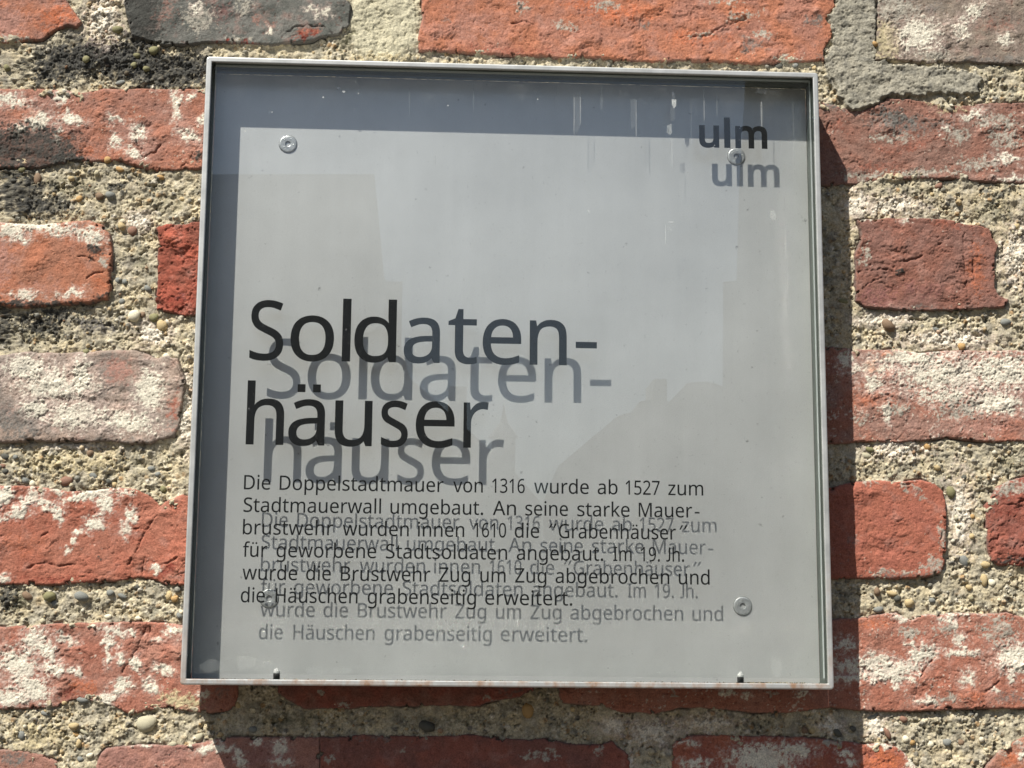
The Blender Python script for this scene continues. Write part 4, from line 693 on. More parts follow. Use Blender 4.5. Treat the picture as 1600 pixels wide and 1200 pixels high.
# ---- lettering
GLY = json.loads(r'''{"-":[258,[[32,184,32,246,226,246,226,184]]],".":[215,[[58,43,59,61,64,75,72,85,82,92,94,96,107,97,120,96,132,92,142,85,151,75,156,61,157,43,156,26,151,12,142,2,132,-6,120,-10,107,-11,94,-10,82,-6,72,2,64,12,59,26]]],"0":[459,[[419,287,418,242,415,201,409,163,401,128,390,97,376,70,359,47,339,27,316,12,290,1,261,-6,229,-8,198,-6,170,1,145,12,122,27,103,47,86,70,71,98,60,129,48,176,42,229,39,287,41,346,48,399,58,446,69,477,83,504,99,527,119,547,141,562,167,573,196,579,229,581,259,579,287,573,313,562,335,547,355,527,372,504,387,477,399,446,410,399,417,346],[110,287,111,238,115,194,121,156,131,125,143,98,159,78,173,67,190,59,208,54,229,52,249,54,268,59,284,67,298,78,314,98,326,124,336,156,343,194,347,238,348,287,347,336,343,380,336,417,326,449,314,475,298,495,284,507,268,515,249,520,229,521,208,520,190,515,173,507,159,495,143,475,131,449,121,417,115,380,111,336]]],"1":[459,[[285,0,216,0,216,400,216,439,217,470,219,499,196,477,169,455,108,405,71,452,226,573,285,573]]],"2":[459,[[417,0,38,0,38,59,188,210,261,287,280,309,295,331,306,353,315,376,320,399,322,424,320,446,315,466,306,482,294,496,278,507,261,514,242,519,221,520,194,519,169,514,147,506,126,495,104,482,83,466,45,513,94,548,113,557,132,565,153,572,174,577,197,580,221,581,255,579,285,572,313,562,336,548,356,531,372,510,384,485,391,458,394,428,392,399,386,371,375,344,361,318,344,292,324,267,247,185,128,67,128,64,417,64]]],"3":[459,[[395,439,394,414,389,392,381,372,370,355,356,339,340,326,321,316,300,307,277,302,277,298,309,293,337,283,360,271,379,255,394,236,405,214,411,190,413,163,410,131,403,101,390,74,377,56,360,40,341,26,318,14,283,2,241,-6,193,-8,164,-7,136,-5,110,-1,85,5,60,13,36,23,36,89,61,78,87,69,114,61,141,56,168,52,194,51,230,53,260,59,285,68,305,81,320,98,331,117,337,139,339,164,337,187,331,206,320,223,306,236,288,247,265,255,240,261,211,264,179,265,123,265,123,326,180,326,209,327,236,332,259,339,278,350,294,362,307,377,316,394,321,413,323,434,321,454,316,471,307,486,295,498,274,511,249,519,219,521,199,521,181,519,164,515,117,498,75,473,39,521,61,537,87,550,115,563,147,573,181,579,218,581,260,578,296,571,327,558,352,540,371,519,384,495,393,468]]],"5":[459,[[221,351,258,349,292,342,322,331,349,316,371,297,389,274,402,247,410,217,413,183,411,154,407,128,399,103,387,81,373,60,356,43,336,28,314,15,280,2,242,-5,199,-8,170,-7,142,-4,116,0,91,6,70,14,51,23,51,90,71,79,95,70,121,62,148,57,174,53,200,52,227,54,252,58,274,65,293,76,310,89,323,106,333,126,339,149,341,176,339,202,332,225,321,245,306,262,287,275,262,284,232,290,197,292,146,288,99,280,64,302,86,573,373,573,373,508,146,508,132,342,169,348]]],"6":[459,[[44,245,45,278,47,310,51,342,57,374,64,404,75,433,87,461,103,486,121,510,143,530,168,548,196,562,228,572,265,578,306,581,344,579,377,573,377,513,344,520,308,523,273,521,242,515,216,504,193,491,173,474,158,454,145,431,134,407,127,380,121,352,117,322,115,291,119,291,128,303,138,315,150,326,163,335,178,343,194,350,213,355,233,357,255,358,287,356,316,349,342,338,365,322,384,303,400,279,412,251,419,220,421,184,419,147,411,112,399,82,382,55,361,33,336,15,307,2,275,-5,239,-8,212,-6,187,-1,163,7,140,19,119,35,101,54,84,76,70,103,59,133,51,166,46,204],[238,51,262,53,284,59,303,70,320,84,334,102,343,125,349,153,351,184,350,210,344,233,336,254,324,271,308,285,289,295,267,301,241,303,217,301,195,296,175,287,157,276,143,263,131,248,122,232,117,215,115,198,116,181,119,163,123,146,129,129,137,114,146,99,158,85,170,74,185,64,201,57,219,53]]],"7":[459,[[109,0,344,508,35,508,35,573,419,573,419,518,187,0]]],"9":[459,[[417,328,416,295,414,263,410,231,405,199,397,168,387,139,374,112,358,86,340,63,318,42,293,25,265,11,232,0,195,-6,154,-8,117,-6,82,0,82,60,115,53,152,50,188,52,218,58,245,68,268,82,287,99,303,118,316,141,327,165,334,192,340,221,344,250,346,281,341,281,332,269,322,258,310,247,297,238,282,230,266,223,247,218,227,215,204,214,173,216,144,223,118,235,95,250,76,270,61,294,49,321,42,352,40,387,43,426,50,460,63,491,80,517,101,540,127,557,156,570,188,578,223,581,250,579,275,574,299,565,322,553,342,537,361,518,377,495,391,469,402,439,410,406,415,369],[223,521,199,519,178,513,159,503,142,488,128,470,118,447,112,420,110,388,112,362,117,339,125,318,137,301,152,287,171,277,193,271,220,269,244,271,266,276,286,285,304,296,318,310,330,325,339,341,344,358,346,374,345,392,342,409,338,426,332,443,324,459,315,474,304,487,291,499,277,508,260,516,242,520]]],"A":[512,[[437,0,368,177,141,177,73,0,0,0,224,575,289,575,512,0],[282,415,274,438,263,473,255,500,247,468,238,438,230,415,165,241,346,241]]],"B":[521,[[241,573,292,571,336,565,373,555,404,541,424,526,439,508,450,486,457,460,459,431,457,409,453,389,446,371,437,354,424,340,409,328,392,317,372,309,350,304,350,300,373,295,395,288,415,279,433,267,448,253,461,236,470,215,476,191,478,163,475,130,467,100,454,74,436,52,413,33,385,19,354,8,318,2,279,0,78,0,78,573],[256,329,290,330,318,335,340,342,357,352,369,366,377,382,382,401,384,423,382,445,376,463,365,478,351,490,324,502,289,509,245,511,150,511,150,329],[150,269,150,61,265,61,301,63,330,68,354,78,371,91,384,107,394,125,399,145,401,168,399,188,395,205,388,221,377,235,362,247,344,256,321,263,293,267,260,269]]],"D":[585,[[536,292,534,246,528,203,516,165,501,131,481,100,457,74,430,51,399,33,364,18,325,8,283,2,237,0,78,0,78,573,254,573,296,571,335,565,371,555,404,540,434,523,460,501,483,475,502,446,517,413,528,377,534,336],[460,289,459,326,454,359,446,388,435,415,421,437,404,457,384,474,361,487,327,500,287,508,244,511,150,511,150,62,228,62,272,64,311,71,346,82,377,98,402,119,423,144,439,174,451,208,458,246]]],"G":[584,[[326,302,524,302,524,22,493,12,462,5,431,-1,398,-5,362,-7,323,-8,280,-6,241,1,205,12,173,28,145,47,120,71,98,98,81,130,67,164,57,202,51,243,49,286,51,330,58,370,69,407,84,442,104,473,127,500,154,524,186,544,220,560,259,571,300,578,346,581,377,580,407,577,437,572,465,565,491,557,516,547,489,484,468,493,445,501,421,508,395,513,369,516,342,517,309,515,278,510,250,501,225,489,202,474,181,455,164,434,150,409,139,382,131,353,126,321,124,286,127,243,134,202,146,166,159,141,175,119,194,100,216,84,241,71,270,62,303,56,340,55,404,59,452,68,452,238,326,238]]],"H":[594,[[516,0,443,0,443,267,150,267,150,0,78,0,78,573,150,573,150,330,443,330,443,573,516,573]]],"I":[272,[[239,0,32,0,32,42,99,57,99,515,32,531,32,573,239,573,239,531,172,515,172,57,239,42]]],"J":[219,[[-3,-152,-37,-150,-63,-142,-63,-81,-35,-87,-5,-89,8,-88,21,-85,33,-81,45,-74,54,-65,63,-53,69,-38,73,-19,74,3,74,573,146,573,146,9,144,-26,138,-56,128,-82,114,-104,96,-122,75,-135,52,-145,25,-150]]],"M":[727,[[330,0,142,502,139,502,142,461,144,407,144,347,144,0,78,0,78,573,184,573,361,103,364,103,544,573,650,573,650,0,578,0,578,352,579,408,581,460,584,501,581,501,390,0]]],"S":[440,[[403,153,401,128,396,106,389,85,378,66,359,44,335,26,307,11,274,1,238,-6,198,-8,137,-5,83,4,41,19,41,88,62,80,86,72,113,65,142,59,171,56,201,55,228,56,252,60,273,66,290,74,305,85,316,98,324,113,329,129,330,147,329,164,325,180,318,194,308,207,295,218,277,230,255,241,228,252,196,265,131,294,114,305,98,317,85,330,74,344,65,359,57,375,52,393,49,413,48,435,51,464,58,490,71,513,89,533,110,550,136,563,165,573,197,579,231,581,262,580,290,577,318,572,343,565,367,558,389,549,366,487,302,508,278,513,254,516,229,517,207,516,187,513,169,507,155,499,142,489,133,478,126,464,122,450,121,434,122,416,126,400,133,386,143,373,156,362,172,351,193,341,217,330,246,318,278,306,307,293,332,279,353,264,371,247,385,228,395,206,401,181]]],"Z":[459,[[427,0,30,0,30,55,332,508,40,508,40,573,419,573,419,518,118,64,427,64]]],"a":[450,[[231,437,268,435,299,428,326,418,347,403,364,383,376,358,383,328,385,293,385,0,334,0,320,61,317,61,304,46,292,33,279,22,265,13,250,5,234,-1,216,-5,195,-7,172,-8,148,-7,124,-2,103,6,84,16,68,30,55,48,45,68,39,92,37,119,40,150,50,176,65,199,87,219,116,234,152,245,194,253,243,257,316,259,316,285,315,309,310,330,303,347,293,359,275,371,253,378,227,380,205,379,183,376,163,370,106,347,84,400,104,410,126,419,151,426,177,432,204,436],[252,208,215,205,184,200,159,192,141,182,127,170,118,155,112,138,110,119,112,97,120,79,132,66,148,56,167,51,188,49,215,51,238,56,260,66,279,79,295,96,306,117,313,142,315,172,315,210]]],"b":[493,[[139,461,138,410,135,373,139,373,153,390,169,405,189,419,213,429,240,435,272,437,303,435,331,428,357,417,380,401,401,381,422,350,437,312,446,267,449,215,447,168,439,127,427,91,415,68,400,48,384,31,365,17,337,3,306,-5,272,-8,240,-6,213,0,189,10,169,24,153,38,139,55,133,55,119,0,68,0,68,609,139,609],[260,379,231,377,207,371,188,361,172,348,159,330,150,308,144,282,140,252,139,217,139,214,140,177,145,144,153,116,165,93,181,74,202,61,229,53,261,51,288,53,312,61,332,74,348,93,360,117,369,145,374,178,376,216,374,254,369,287,360,315,348,338,331,356,311,368,288,376]]],"c":[385,[[241,-8,204,-5,170,2,139,15,118,28,99,45,83,65,69,87,58,114,50,143,46,176,44,213,46,250,51,284,59,315,71,342,85,365,102,385,121,401,142,415,174,428,208,435,245,438,267,437,288,435,309,431,328,426,344,421,358,415,337,356,292,370,244,376,217,374,193,368,172,358,155,343,141,325,131,303,123,277,119,247,117,213,119,181,123,152,131,126,141,104,155,86,172,71,191,61,214,55,240,53,262,54,283,56,302,60,351,78,351,15,336,8,320,3,304,-2,285,-5,264,-7]]],"d":[493,[[221,-8,190,-6,162,1,136,12,113,28,92,48,71,79,56,117,47,162,44,214,47,266,56,311,71,350,93,381,113,402,137,417,162,429,191,436,221,438,243,437,262,434,280,429,296,423,310,416,323,407,335,397,345,386,354,374,359,374,356,405,354,438,354,609,425,609,425,0,368,0,358,58,354,58,345,46,335,35,323,24,310,15,296,7,279,1,262,-4,242,-7],[232,51,263,53,290,60,311,71,328,88,340,109,348,135,354,165,355,200,355,213,354,251,349,284,340,313,329,336,313,355,291,369,264,377,231,379,204,376,181,368,162,354,146,334,133,309,124,281,119,249,117,213,119,176,124,144,133,116,146,93,162,74,181,61,205,53]]],"e":[452,[[234,438,269,435,301,427,329,414,354,396,374,373,390,346,402,315,409,281,411,244,411,201,117,201,120,167,127,137,139,111,154,90,174,74,197,62,224,55,254,52,280,53,305,56,327,60,392,82,392,20,370,11,349,4,327,-1,304,-5,279,-7,251,-8,212,-5,176,3,143,17,121,31,101,48,85,68,70,91,59,117,51,146,46,177,44,212,47,257,55,297,68,333,81,357,96,378,114,395,134,411,157,423,181,431,207,436],[233,380,209,378,188,372,170,362,154,348,140,330,130,309,123,285,119,257,338,257,336,281,333,302,326,322,318,338,306,353,292,364,276,373,256,378]]],"f":[276,[[266,375,158,375,158,0,87,0,87,375,12,375,12,408,87,432,87,457,89,492,95,522,104,547,116,568,132,585,152,597,174,606,199,612,227,613,274,609,310,599,292,544,262,552,228,556,211,554,197,550,185,542,175,532,166,513,160,489,158,458,158,430,266,430]]],"g":[493,[[221,438,248,436,273,431,297,422,319,409,338,393,355,373,359,373,369,430,425,430,425,-7,423,-46,416,-80,404,-109,392,-129,378,-146,361,-160,341,-172,310,-183,274,-190,233,-192,202,-192,174,-189,147,-186,122,-180,99,-174,78,-165,78,-100,99,-110,123,-118,149,-125,177,-130,206,-133,237,-134,263,-132,286,-126,306,-116,324,-101,337,-84,347,-63,353,-39,355,-13,355,4,356,32,358,57,354,57,338,37,320,21,299,8,275,-1,250,-6,221,-8,189,-6,160,1,134,13,111,29,91,51,70,83,56,121,47,164,44,214,47,263,56,306,70,344,91,377,111,399,134,416,160,428,189,435],[230,379,207,376,187,370,169,359,153,344,140,326,130,303,123,277,119,247,117,213,119,176,124,143,134,115,146,92,163,73,182,60,205,52,232,50,253,51,271,53,288,58,303,65,315,74,326,85,336,98,343,113,349,131,353,151,355,173,356,197,356,214,355,251,350,282,343,309,332,331,319,348,302,362,281,371,257,377]]],"h":[495,[[139,431,138,399,135,370,140,370,149,385,161,397,174,407,188,416,204,424,221,429,238,434,255,436,273,437,306,435,335,430,360,421,382,408,399,391,413,370,423,344,429,314,431,280,431,0,361,0,361,275,359,299,355,321,348,338,338,353,324,364,308,372,288,377,265,379,235,377,210,370,189,360,173,347,160,329,150,308,144,283,140,254,139,222,139,0,68,0,68,609,139,609]]],"i":[207,[[139,430,139,0,68,0,68,430],[104,591,115,590,124,586,133,580,140,572,144,560,145,546,144,532,140,521,133,512,124,506,115,502,104,501,93,502,83,506,75,512,68,521,64,532,63,546,64,560,68,572,75,580,83,586,93,590]]],"k":[428,[[138,291,137,257,135,221,138,221,152,240,172,264,189,285,326,430,409,430,235,246,421,0,336,0,187,200,138,158,138,0,68,0,68,609,138,609]]],"l":[207,[[139,0,68,0,68,609,139,609]]],"m":[750,[[540,438,574,436,603,429,628,417,649,401,665,379,676,352,683,319,685,280,685,0,615,0,615,277,613,308,606,333,594,353,582,364,567,372,549,377,528,379,499,376,474,369,454,358,438,342,426,322,418,298,413,270,411,237,411,0,342,0,342,277,341,298,337,317,332,333,325,347,315,359,303,367,289,374,272,377,253,379,227,377,204,370,185,360,170,347,158,329,150,308,144,283,140,255,139,223,139,0,68,0,68,430,125,430,136,371,140,371,149,385,160,398,173,409,186,418,201,425,217,431,233,435,249,437,266,438,298,436,325,430,349,420,369,406,386,388,398,366,402,366,418,388,438,406,461,420,486,430,512,436]]],"n":[495,[[275,438,311,436,343,429,369,417,391,401,409,379,421,352,428,319,431,280,431,0,361,0,361,275,359,299,355,321,348,338,338,353,324,364,308,372,288,377,265,379,232,376,204,368,182,356,166,338,154,316,146,289,140,258,139,223,139,0,68,0,68,430,125,430,136,371,140,371,150,385,162,398,175,409,190,418,206,425,222,431,239,435,257,437]]],"o":[485,[[442,216,440,181,436,150,428,121,417,95,404,71,388,51,369,33,348,18,324,7,299,-1,271,-6,241,-8,214,-6,188,-1,163,7,140,18,119,33,100,51,84,71,70,95,59,121,51,150,46,181,44,216,47,261,55,301,68,336,81,360,97,380,116,397,137,412,161,423,186,431,214,436,244,438,272,436,299,431,324,423,347,412,368,397,387,380,403,360,417,336,428,310,436,282,440,250],[117,216,119,184,123,154,130,128,141,105,155,86,172,71,192,59,216,53,243,51,270,53,294,59,314,71,331,86,345,105,356,128,363,154,367,184,369,216,367,248,363,277,355,303,345,325,331,344,314,359,294,370,270,376,242,379,212,376,185,368,164,354,147,335,134,311,124,284,119,252]]],"p":[493,[[273,438,310,434,344,424,374,407,401,383,422,351,437,313,446,268,449,216,447,170,439,129,427,93,415,69,401,49,384,31,365,17,337,3,306,-5,272,-8,251,-7,231,-4,213,1,197,7,182,15,170,24,139,55,134,55,137,20,139,-16,139,-192,68,-192,68,430,126,430,136,371,139,371,148,383,158,394,170,405,182,414,197,422,213,429,231,434,251,437],[260,379,233,377,210,371,190,362,174,349,161,333,152,313,145,289,141,261,139,229,139,216,140,182,144,152,150,126,159,103,172,85,188,70,208,59,233,53,261,51,286,53,308,60,326,72,341,88,354,108,364,131,371,157,375,186,376,217,374,252,369,283,360,310,348,334,331,354,311,367,288,376]]],"r":[331,[[269,438,295,437,319,433,310,368,287,372,264,374,248,373,232,369,217,363,202,355,189,346,176,334,166,321,156,305,149,289,143,270,140,251,139,229,139,0,68,0,68,430,126,430,134,351,137,351,147,367,158,381,170,395,183,407,198,418,214,426,231,433,249,437]]],"s":[384,[[348,119,346,92,339,69,327,49,311,32,292,18,268,6,241,-2,210,-6,176,-8,148,-7,122,-5,99,-1,78,5,59,11,42,19,42,83,104,60,128,54,153,50,178,49,211,51,236,57,256,66,269,79,277,94,280,112,279,123,276,132,271,141,264,150,253,158,239,167,174,196,103,228,84,239,69,252,57,266,48,283,43,302,41,324,44,350,52,372,66,392,85,408,109,421,137,430,168,436,202,438,228,437,252,434,275,430,298,424,319,417,339,409,315,353,258,372,238,377,218,379,197,380,171,379,149,374,131,366,118,356,111,343,108,328,109,317,113,307,119,298,127,290,139,282,154,274,219,246,289,215,306,203,321,191,333,176,341,159,346,140]]],"t":[289,[[212,50,245,53,272,59,272,5,240,-4,200,-8,178,-7,157,-3,138,4,120,13,104,27,91,44,82,66,76,93,74,125,74,375,13,375,13,409,75,437,103,528,144,528,144,430,269,430,269,375,144,375,144,127,146,103,153,83,163,69,177,58,193,52]]],"u":[495,[[427,430,427,0,370,0,359,57,356,57,346,43,334,31,321,20,306,11,290,4,273,-1,256,-5,238,-7,220,-8,187,-6,159,-1,134,8,112,21,95,38,81,59,71,85,65,114,63,148,63,430,135,430,135,153,136,129,141,108,148,91,158,76,171,65,188,57,207,52,230,51,260,53,285,59,306,69,323,82,336,100,345,121,352,146,356,175,357,206,357,430]]],"v":[407,[[163,0,0,430,75,430,167,176,180,137,193,96,201,63,204,63,214,96,227,138,241,176,332,430,407,430,244,0]]],"w":[630,[[346,243,336,276,328,308,321,335,316,357,313,357,308,335,302,307,294,275,284,242,207,1,127,1,9,431,82,431,141,201,153,154,163,109,169,73,172,73,178,97,185,128,193,160,201,188,277,431,354,431,428,188,440,149,451,109,457,74,460,74,466,108,477,153,489,201,549,431,621,431,502,1,419,1]]],"z":[377,[[346,0,31,0,31,47,262,375,45,375,45,430,340,430,340,377,112,55,346,55]]],"ä":[450,[[231,437,268,435,299,428,326,418,347,403,364,383,376,358,383,328,385,293,385,0,334,0,320,61,317,61,304,46,292,33,279,22,265,13,250,5,234,-1,216,-5,195,-7,172,-8,148,-7,124,-2,103,6,84,16,68,30,55,48,45,68,39,92,37,119,40,150,50,176,65,199,87,219,116,234,152,245,194,253,243,257,316,259,316,285,315,309,310,330,303,347,293,359,275,371,253,378,227,380,205,379,183,376,163,370,106,347,84,400,104,410,126,419,151,426,177,432,204,436],[252,208,215,205,184,200,159,192,141,182,127,170,118,155,112,138,110,119,112,97,120,79,132,66,148,56,167,51,188,49,215,51,238,56,260,66,279,79,295,96,306,117,313,142,315,172,315,210],[113,546,114,559,118,569,124,576,132,581,141,584,151,585,160,584,169,581,177,576,183,569,187,559,188,546,187,534,183,524,177,516,169,510,160,507,151,506,141,507,132,510,124,516,118,524,114,534],[264,546,265,559,269,569,275,576,282,581,291,584,301,585,310,584,319,581,327,576,333,569,337,559,338,546,337,534,333,524,327,516,319,510,310,507,301,506,291,507,282,510,275,516,269,524,265,534]]],"ü":[495,[[427,430,427,0,370,0,359,57,356,57,346,43,334,31,321,20,306,11,290,4,273,-1,256,-5,238,-7,220,-8,187,-6,159,-1,134,8,112,21,95,38,81,59,71,85,65,114,63,148,63,430,135,430,135,153,136,129,141,108,148,91,158,76,171,65,188,57,207,52,230,51,260,53,285,59,306,69,323,82,336,100,345,121,352,146,356,175,357,206,357,430],[136,546,137,559,141,569,147,576,155,581,164,584,173,585,183,584,192,581,200,576,206,569,210,559,211,546,210,534,206,524,200,516,192,510,183,507,173,506,164,507,155,510,147,516,141,524,137,534],[286,546,287,559,291,569,297,576,305,581,314,584,323,585,333,584,342,581,350,576,356,569,360,559,361,546,360,534,356,524,350,516,342,510,333,507,323,506,314,507,305,510,297,516,291,524,287,534]]]}''')
GLY['M'] = [727, [[330, 0, 144, 500, 144, 0, 78, 0, 78, 573, 184, 573, 362, 103, 544, 573, 650, 573, 650, 0, 578, 0, 578, 500, 390, 0]]]
GLY['J'] = [300, [[178, 571, 249, 571, 249, 130, 240, 75, 215, 32, 175, 6, 120, -6, 75, -4, 48, 4, 48, 64, 85, 56, 122, 56, 152, 68, 170, 92, 178, 135]]]
def offset_poly(P, d):
    if not d: return P
    n = len(P); out = []
    for i in range(n):
        a, b, c = np.array(P[i - 1]), np.array(P[i]), np.array(P[(i + 1) % n])
        e1 = (b - a) / (np.linalg.norm(b - a) + 1e-9); e2 = (c - b) / (np.linalg.norm(c - b) + 1e-9)
        n1 = np.array([-e1[1], e1[0]]); n2 = np.array([-e2[1], e2[0]]); m = n1 + n2; L = m @ m
        m = m * (2 / L) if L > .4 else n1
        out.append(tuple(b + m * d))
    return out
def glyph(ch, square_dots=False):
    adv, spl = GLY[ch]
    S = [[(s[i], s[i + 1]) for i in range(0, len(s), 2)] for s in spl]
    if square_dots and ch in 'äüö':
        S2 = []
        for s in S:
            ys = [p[1] for p in s]; xs_ = [p[0] for p in s]
            if min(ys) > 450:
                cx, cy = (min(xs_) + max(xs_)) / 2, (min(ys) + max(ys)) / 2
                s = [(cx - 35, cy - 35), (cx - 35, cy + 35), (cx + 35, cy + 35), (cx + 35, cy - 35)]
            S2.append(s)
        S = S2
    return adv, S
INK_Y = 11.06
def lay(items, name, thick=0.05):
    """items: closed outlines in sign millimetres; returns one printed mesh"""
    cu = bpy.data.curves.new(name, 'CURVE'); cu.dimensions = '2D'; cu.fill_mode = 'BOTH'; cu.extrude = thick / 2000
    for P in items:
        s = cu.splines.new('POLY'); s.points.add(len(P) - 1); s.use_cyclic_u = True
        for q, (x, z) in zip(s.points, P): q.co = (x / 1000, z / 1000, 0, 1)
    t = bpy.data.objects.new('tmp', cu); COL.objects.link(t); bpy.context.view_layer.update()
    dg = bpy.context.evaluated_depsgraph_get(); me = bpy.data.meshes.new_from_object(t.evaluated_get(dg))
    bpy.data.objects.remove(t); bpy.data.curves.remove(cu)
    me.name = name
    for v in me.vertices:
        x, z, y = v.co; v.co = (x, y + (INK_Y - 29.5) / 1000, z)
    me.flip_normals(); me.materials.clear()
    return me
def fit(text, x0, x1, z, size, off=0.0, sq=False):
    """a run of glyphs whose ink spans x0..x1 (mm) on baseline z"""
    pen = 0; G = []
    for ch in text:
        adv, S = glyph(ch, sq)
        G += [[(p[0] + pen, p[1]) for p in s] for s in S]; pen += adv
    xs_ = [p[0] for s in G for p in s]; a, b = min(xs_), max(xs_)
    k = (x1 - x0 - 2 * off) / (b - a)
    return [offset_poly([(x0 + off + (p[0] - a) * k, z + off * (1 if off > .6 else 0) + p[1] * size) for p in s], off) for s in G]
def at(px, py): return on_plane([(px, py)], INK_Y)[0]
def printed(name, runs, base_pts, size, off=0.0, sq=False):
    z = float(np.mean([at(*p)[1] for p in base_pts])); S = []
    for text, a, b in runs:
        pyl = np.interp((a + b) / 2, [p[0] for p in base_pts], [p[1] for p in base_pts])
        x0, x1 = at(a, pyl - 10)[0], at(b, pyl - 10)[0]
        if text in ('“', '”'):
            hgt = 21.5 / 1.93
            for k in (0, 1):
                cx = x0 + (x1 - x0 - 3.0) * k
                S.append([(cx, z + hgt * .70), (cx + 1.7, z + hgt * 1.02), (cx + 3.2, z + hgt * 1.02), (cx + 1.1, z + hgt * .70)])
        elif text == '-':
            s = size * 1.0; yy = at(a, BAR[name][0])[1] if name in BAR else z + 200 * s
            hh = BAR[name][1] if name in BAR else 0.62
            S.append([(x0, yy - hh), (x0, yy + hh), (x1, yy + hh), (x1, yy - hh)])
        else: S += fit(text, x0, x1, z, size, off, sq)
    return S
BAR = {'heading_line': (539, 2.6)}
hs = (at(540, 467)[1] - at(540, 564)[1]) / 609
S = printed('heading_line', [('S', 389.5, 442), ('o', 453, 521.3), ('l', 534, 547.3), ('d', 553, 618.8), ('a', 630.5, 687), ('t', 700, 745), ('e', 753.8, 814.3), ('n', 827.5, 885.5), ('-', 899.5, 932.7)],
            [(540, 564), (870, 570.2)], hs, .30, True)
sign_part('heading_line', lay(S, 'heading_line'), M_INK)
S = printed('heading_line_', [('h', 384, 443), ('ä', 450, 507), ('u', 522.5, 581), ('s', 595, 637), ('e', 649, 710), ('r', 723.8, 763)], [(390, 693.8), (578, 696.8), (730, 699)], hs, .30, True)
sign_part('heading_line', lay(S, 'heading_line'), M_INK)
us = (at(1136, 183.4)[1] - at(1136, 231.3)[1] - 2.0) / 609
S = printed('logo', [('u', 1092.5, 1123.8), ('l', 1131.6, 1141.2), ('m', 1149, 1199)], [(1108, 230.5), (1136, 231.3), (1175, 232)], us, .95)
sign_part('logo_lettering', lay(S, 'logo_lettering'), M_INK)
bs = 11.85 / 609
LINES = [
 ([('Die', 381.3, 422.5), ('Doppelstadtmauer', 437, 693), ('von', 708, 754.5), ('1316', 769, 820), ('wurde', 834.5, 920), ('ab', 933.8, 965), ('1527', 977.5, 1030.8), ('zum', 1044, 1098.8)], [(381, 765), (690, 768.3), (905, 771.7), (1095, 774.3)]),
 ([('Stadtmauerwall', 380.5, 595.5), ('umgebaut.', 610, 755), ('An', 770, 806.3), ('seine', 820.8, 887.5), ('starke', 902, 983.8), ('Mauer', 998, 1081.5), ('-', 1085.5, 1093)], [(385, 800), (590, 802), (755, 805), (1085, 808.6)]),
 ([('brustwehr', 379.5, 520.8), ('wurden', 535.5, 638.8), ('innen', 653, 725.5), ('1610', 740.5, 790.8), ('die', 804.3, 842.5), ('“', 857.5, 870), ('Grabenhäuser', 873, 1056.2), ('”', 1061.5, 1074)], [(380, 835), (520, 837), (725, 838.8), (1050, 842.6)]),
 ([('für', 379.5, 417.5), ('geworbene', 432, 588), ('Stadtsoldaten', 603, 792.5), ('angebaut.', 807.5, 942.5), ('Im', 958, 987), ('19.', 1001, 1031), ('Jh.', 1041, 1068.8)], [(380, 869.5), (588, 871.8), (792, 874.8), (1068, 878.4)]),
 ([('wurde', 378.8, 464.5), ('die', 478.3, 517), ('Brustwehr', 532.5, 672.5), ('Zug', 686.3, 735), ('um', 750.5, 790), ('Zug', 804.8, 853.8), ('abgebrochen', 868, 1045.8), ('und', 1060.5, 1108.8)], [(380, 905), (672, 908), (868, 911.6), (1108, 914.3)]),
 ([('die', 376.3, 413.8), ('Häuschen', 430.5, 558.8), ('grabenseitig', 574.5, 743.8), ('erweitert.', 758, 894.2)], [(378, 941), (558, 942.8), (743, 944.6), (893, 946.4)])]
for runs, bpts in LINES:
    sign_part('text_line', lay(printed('text', runs, bpts, bs, 0.07), 'text_line'), M_INK)
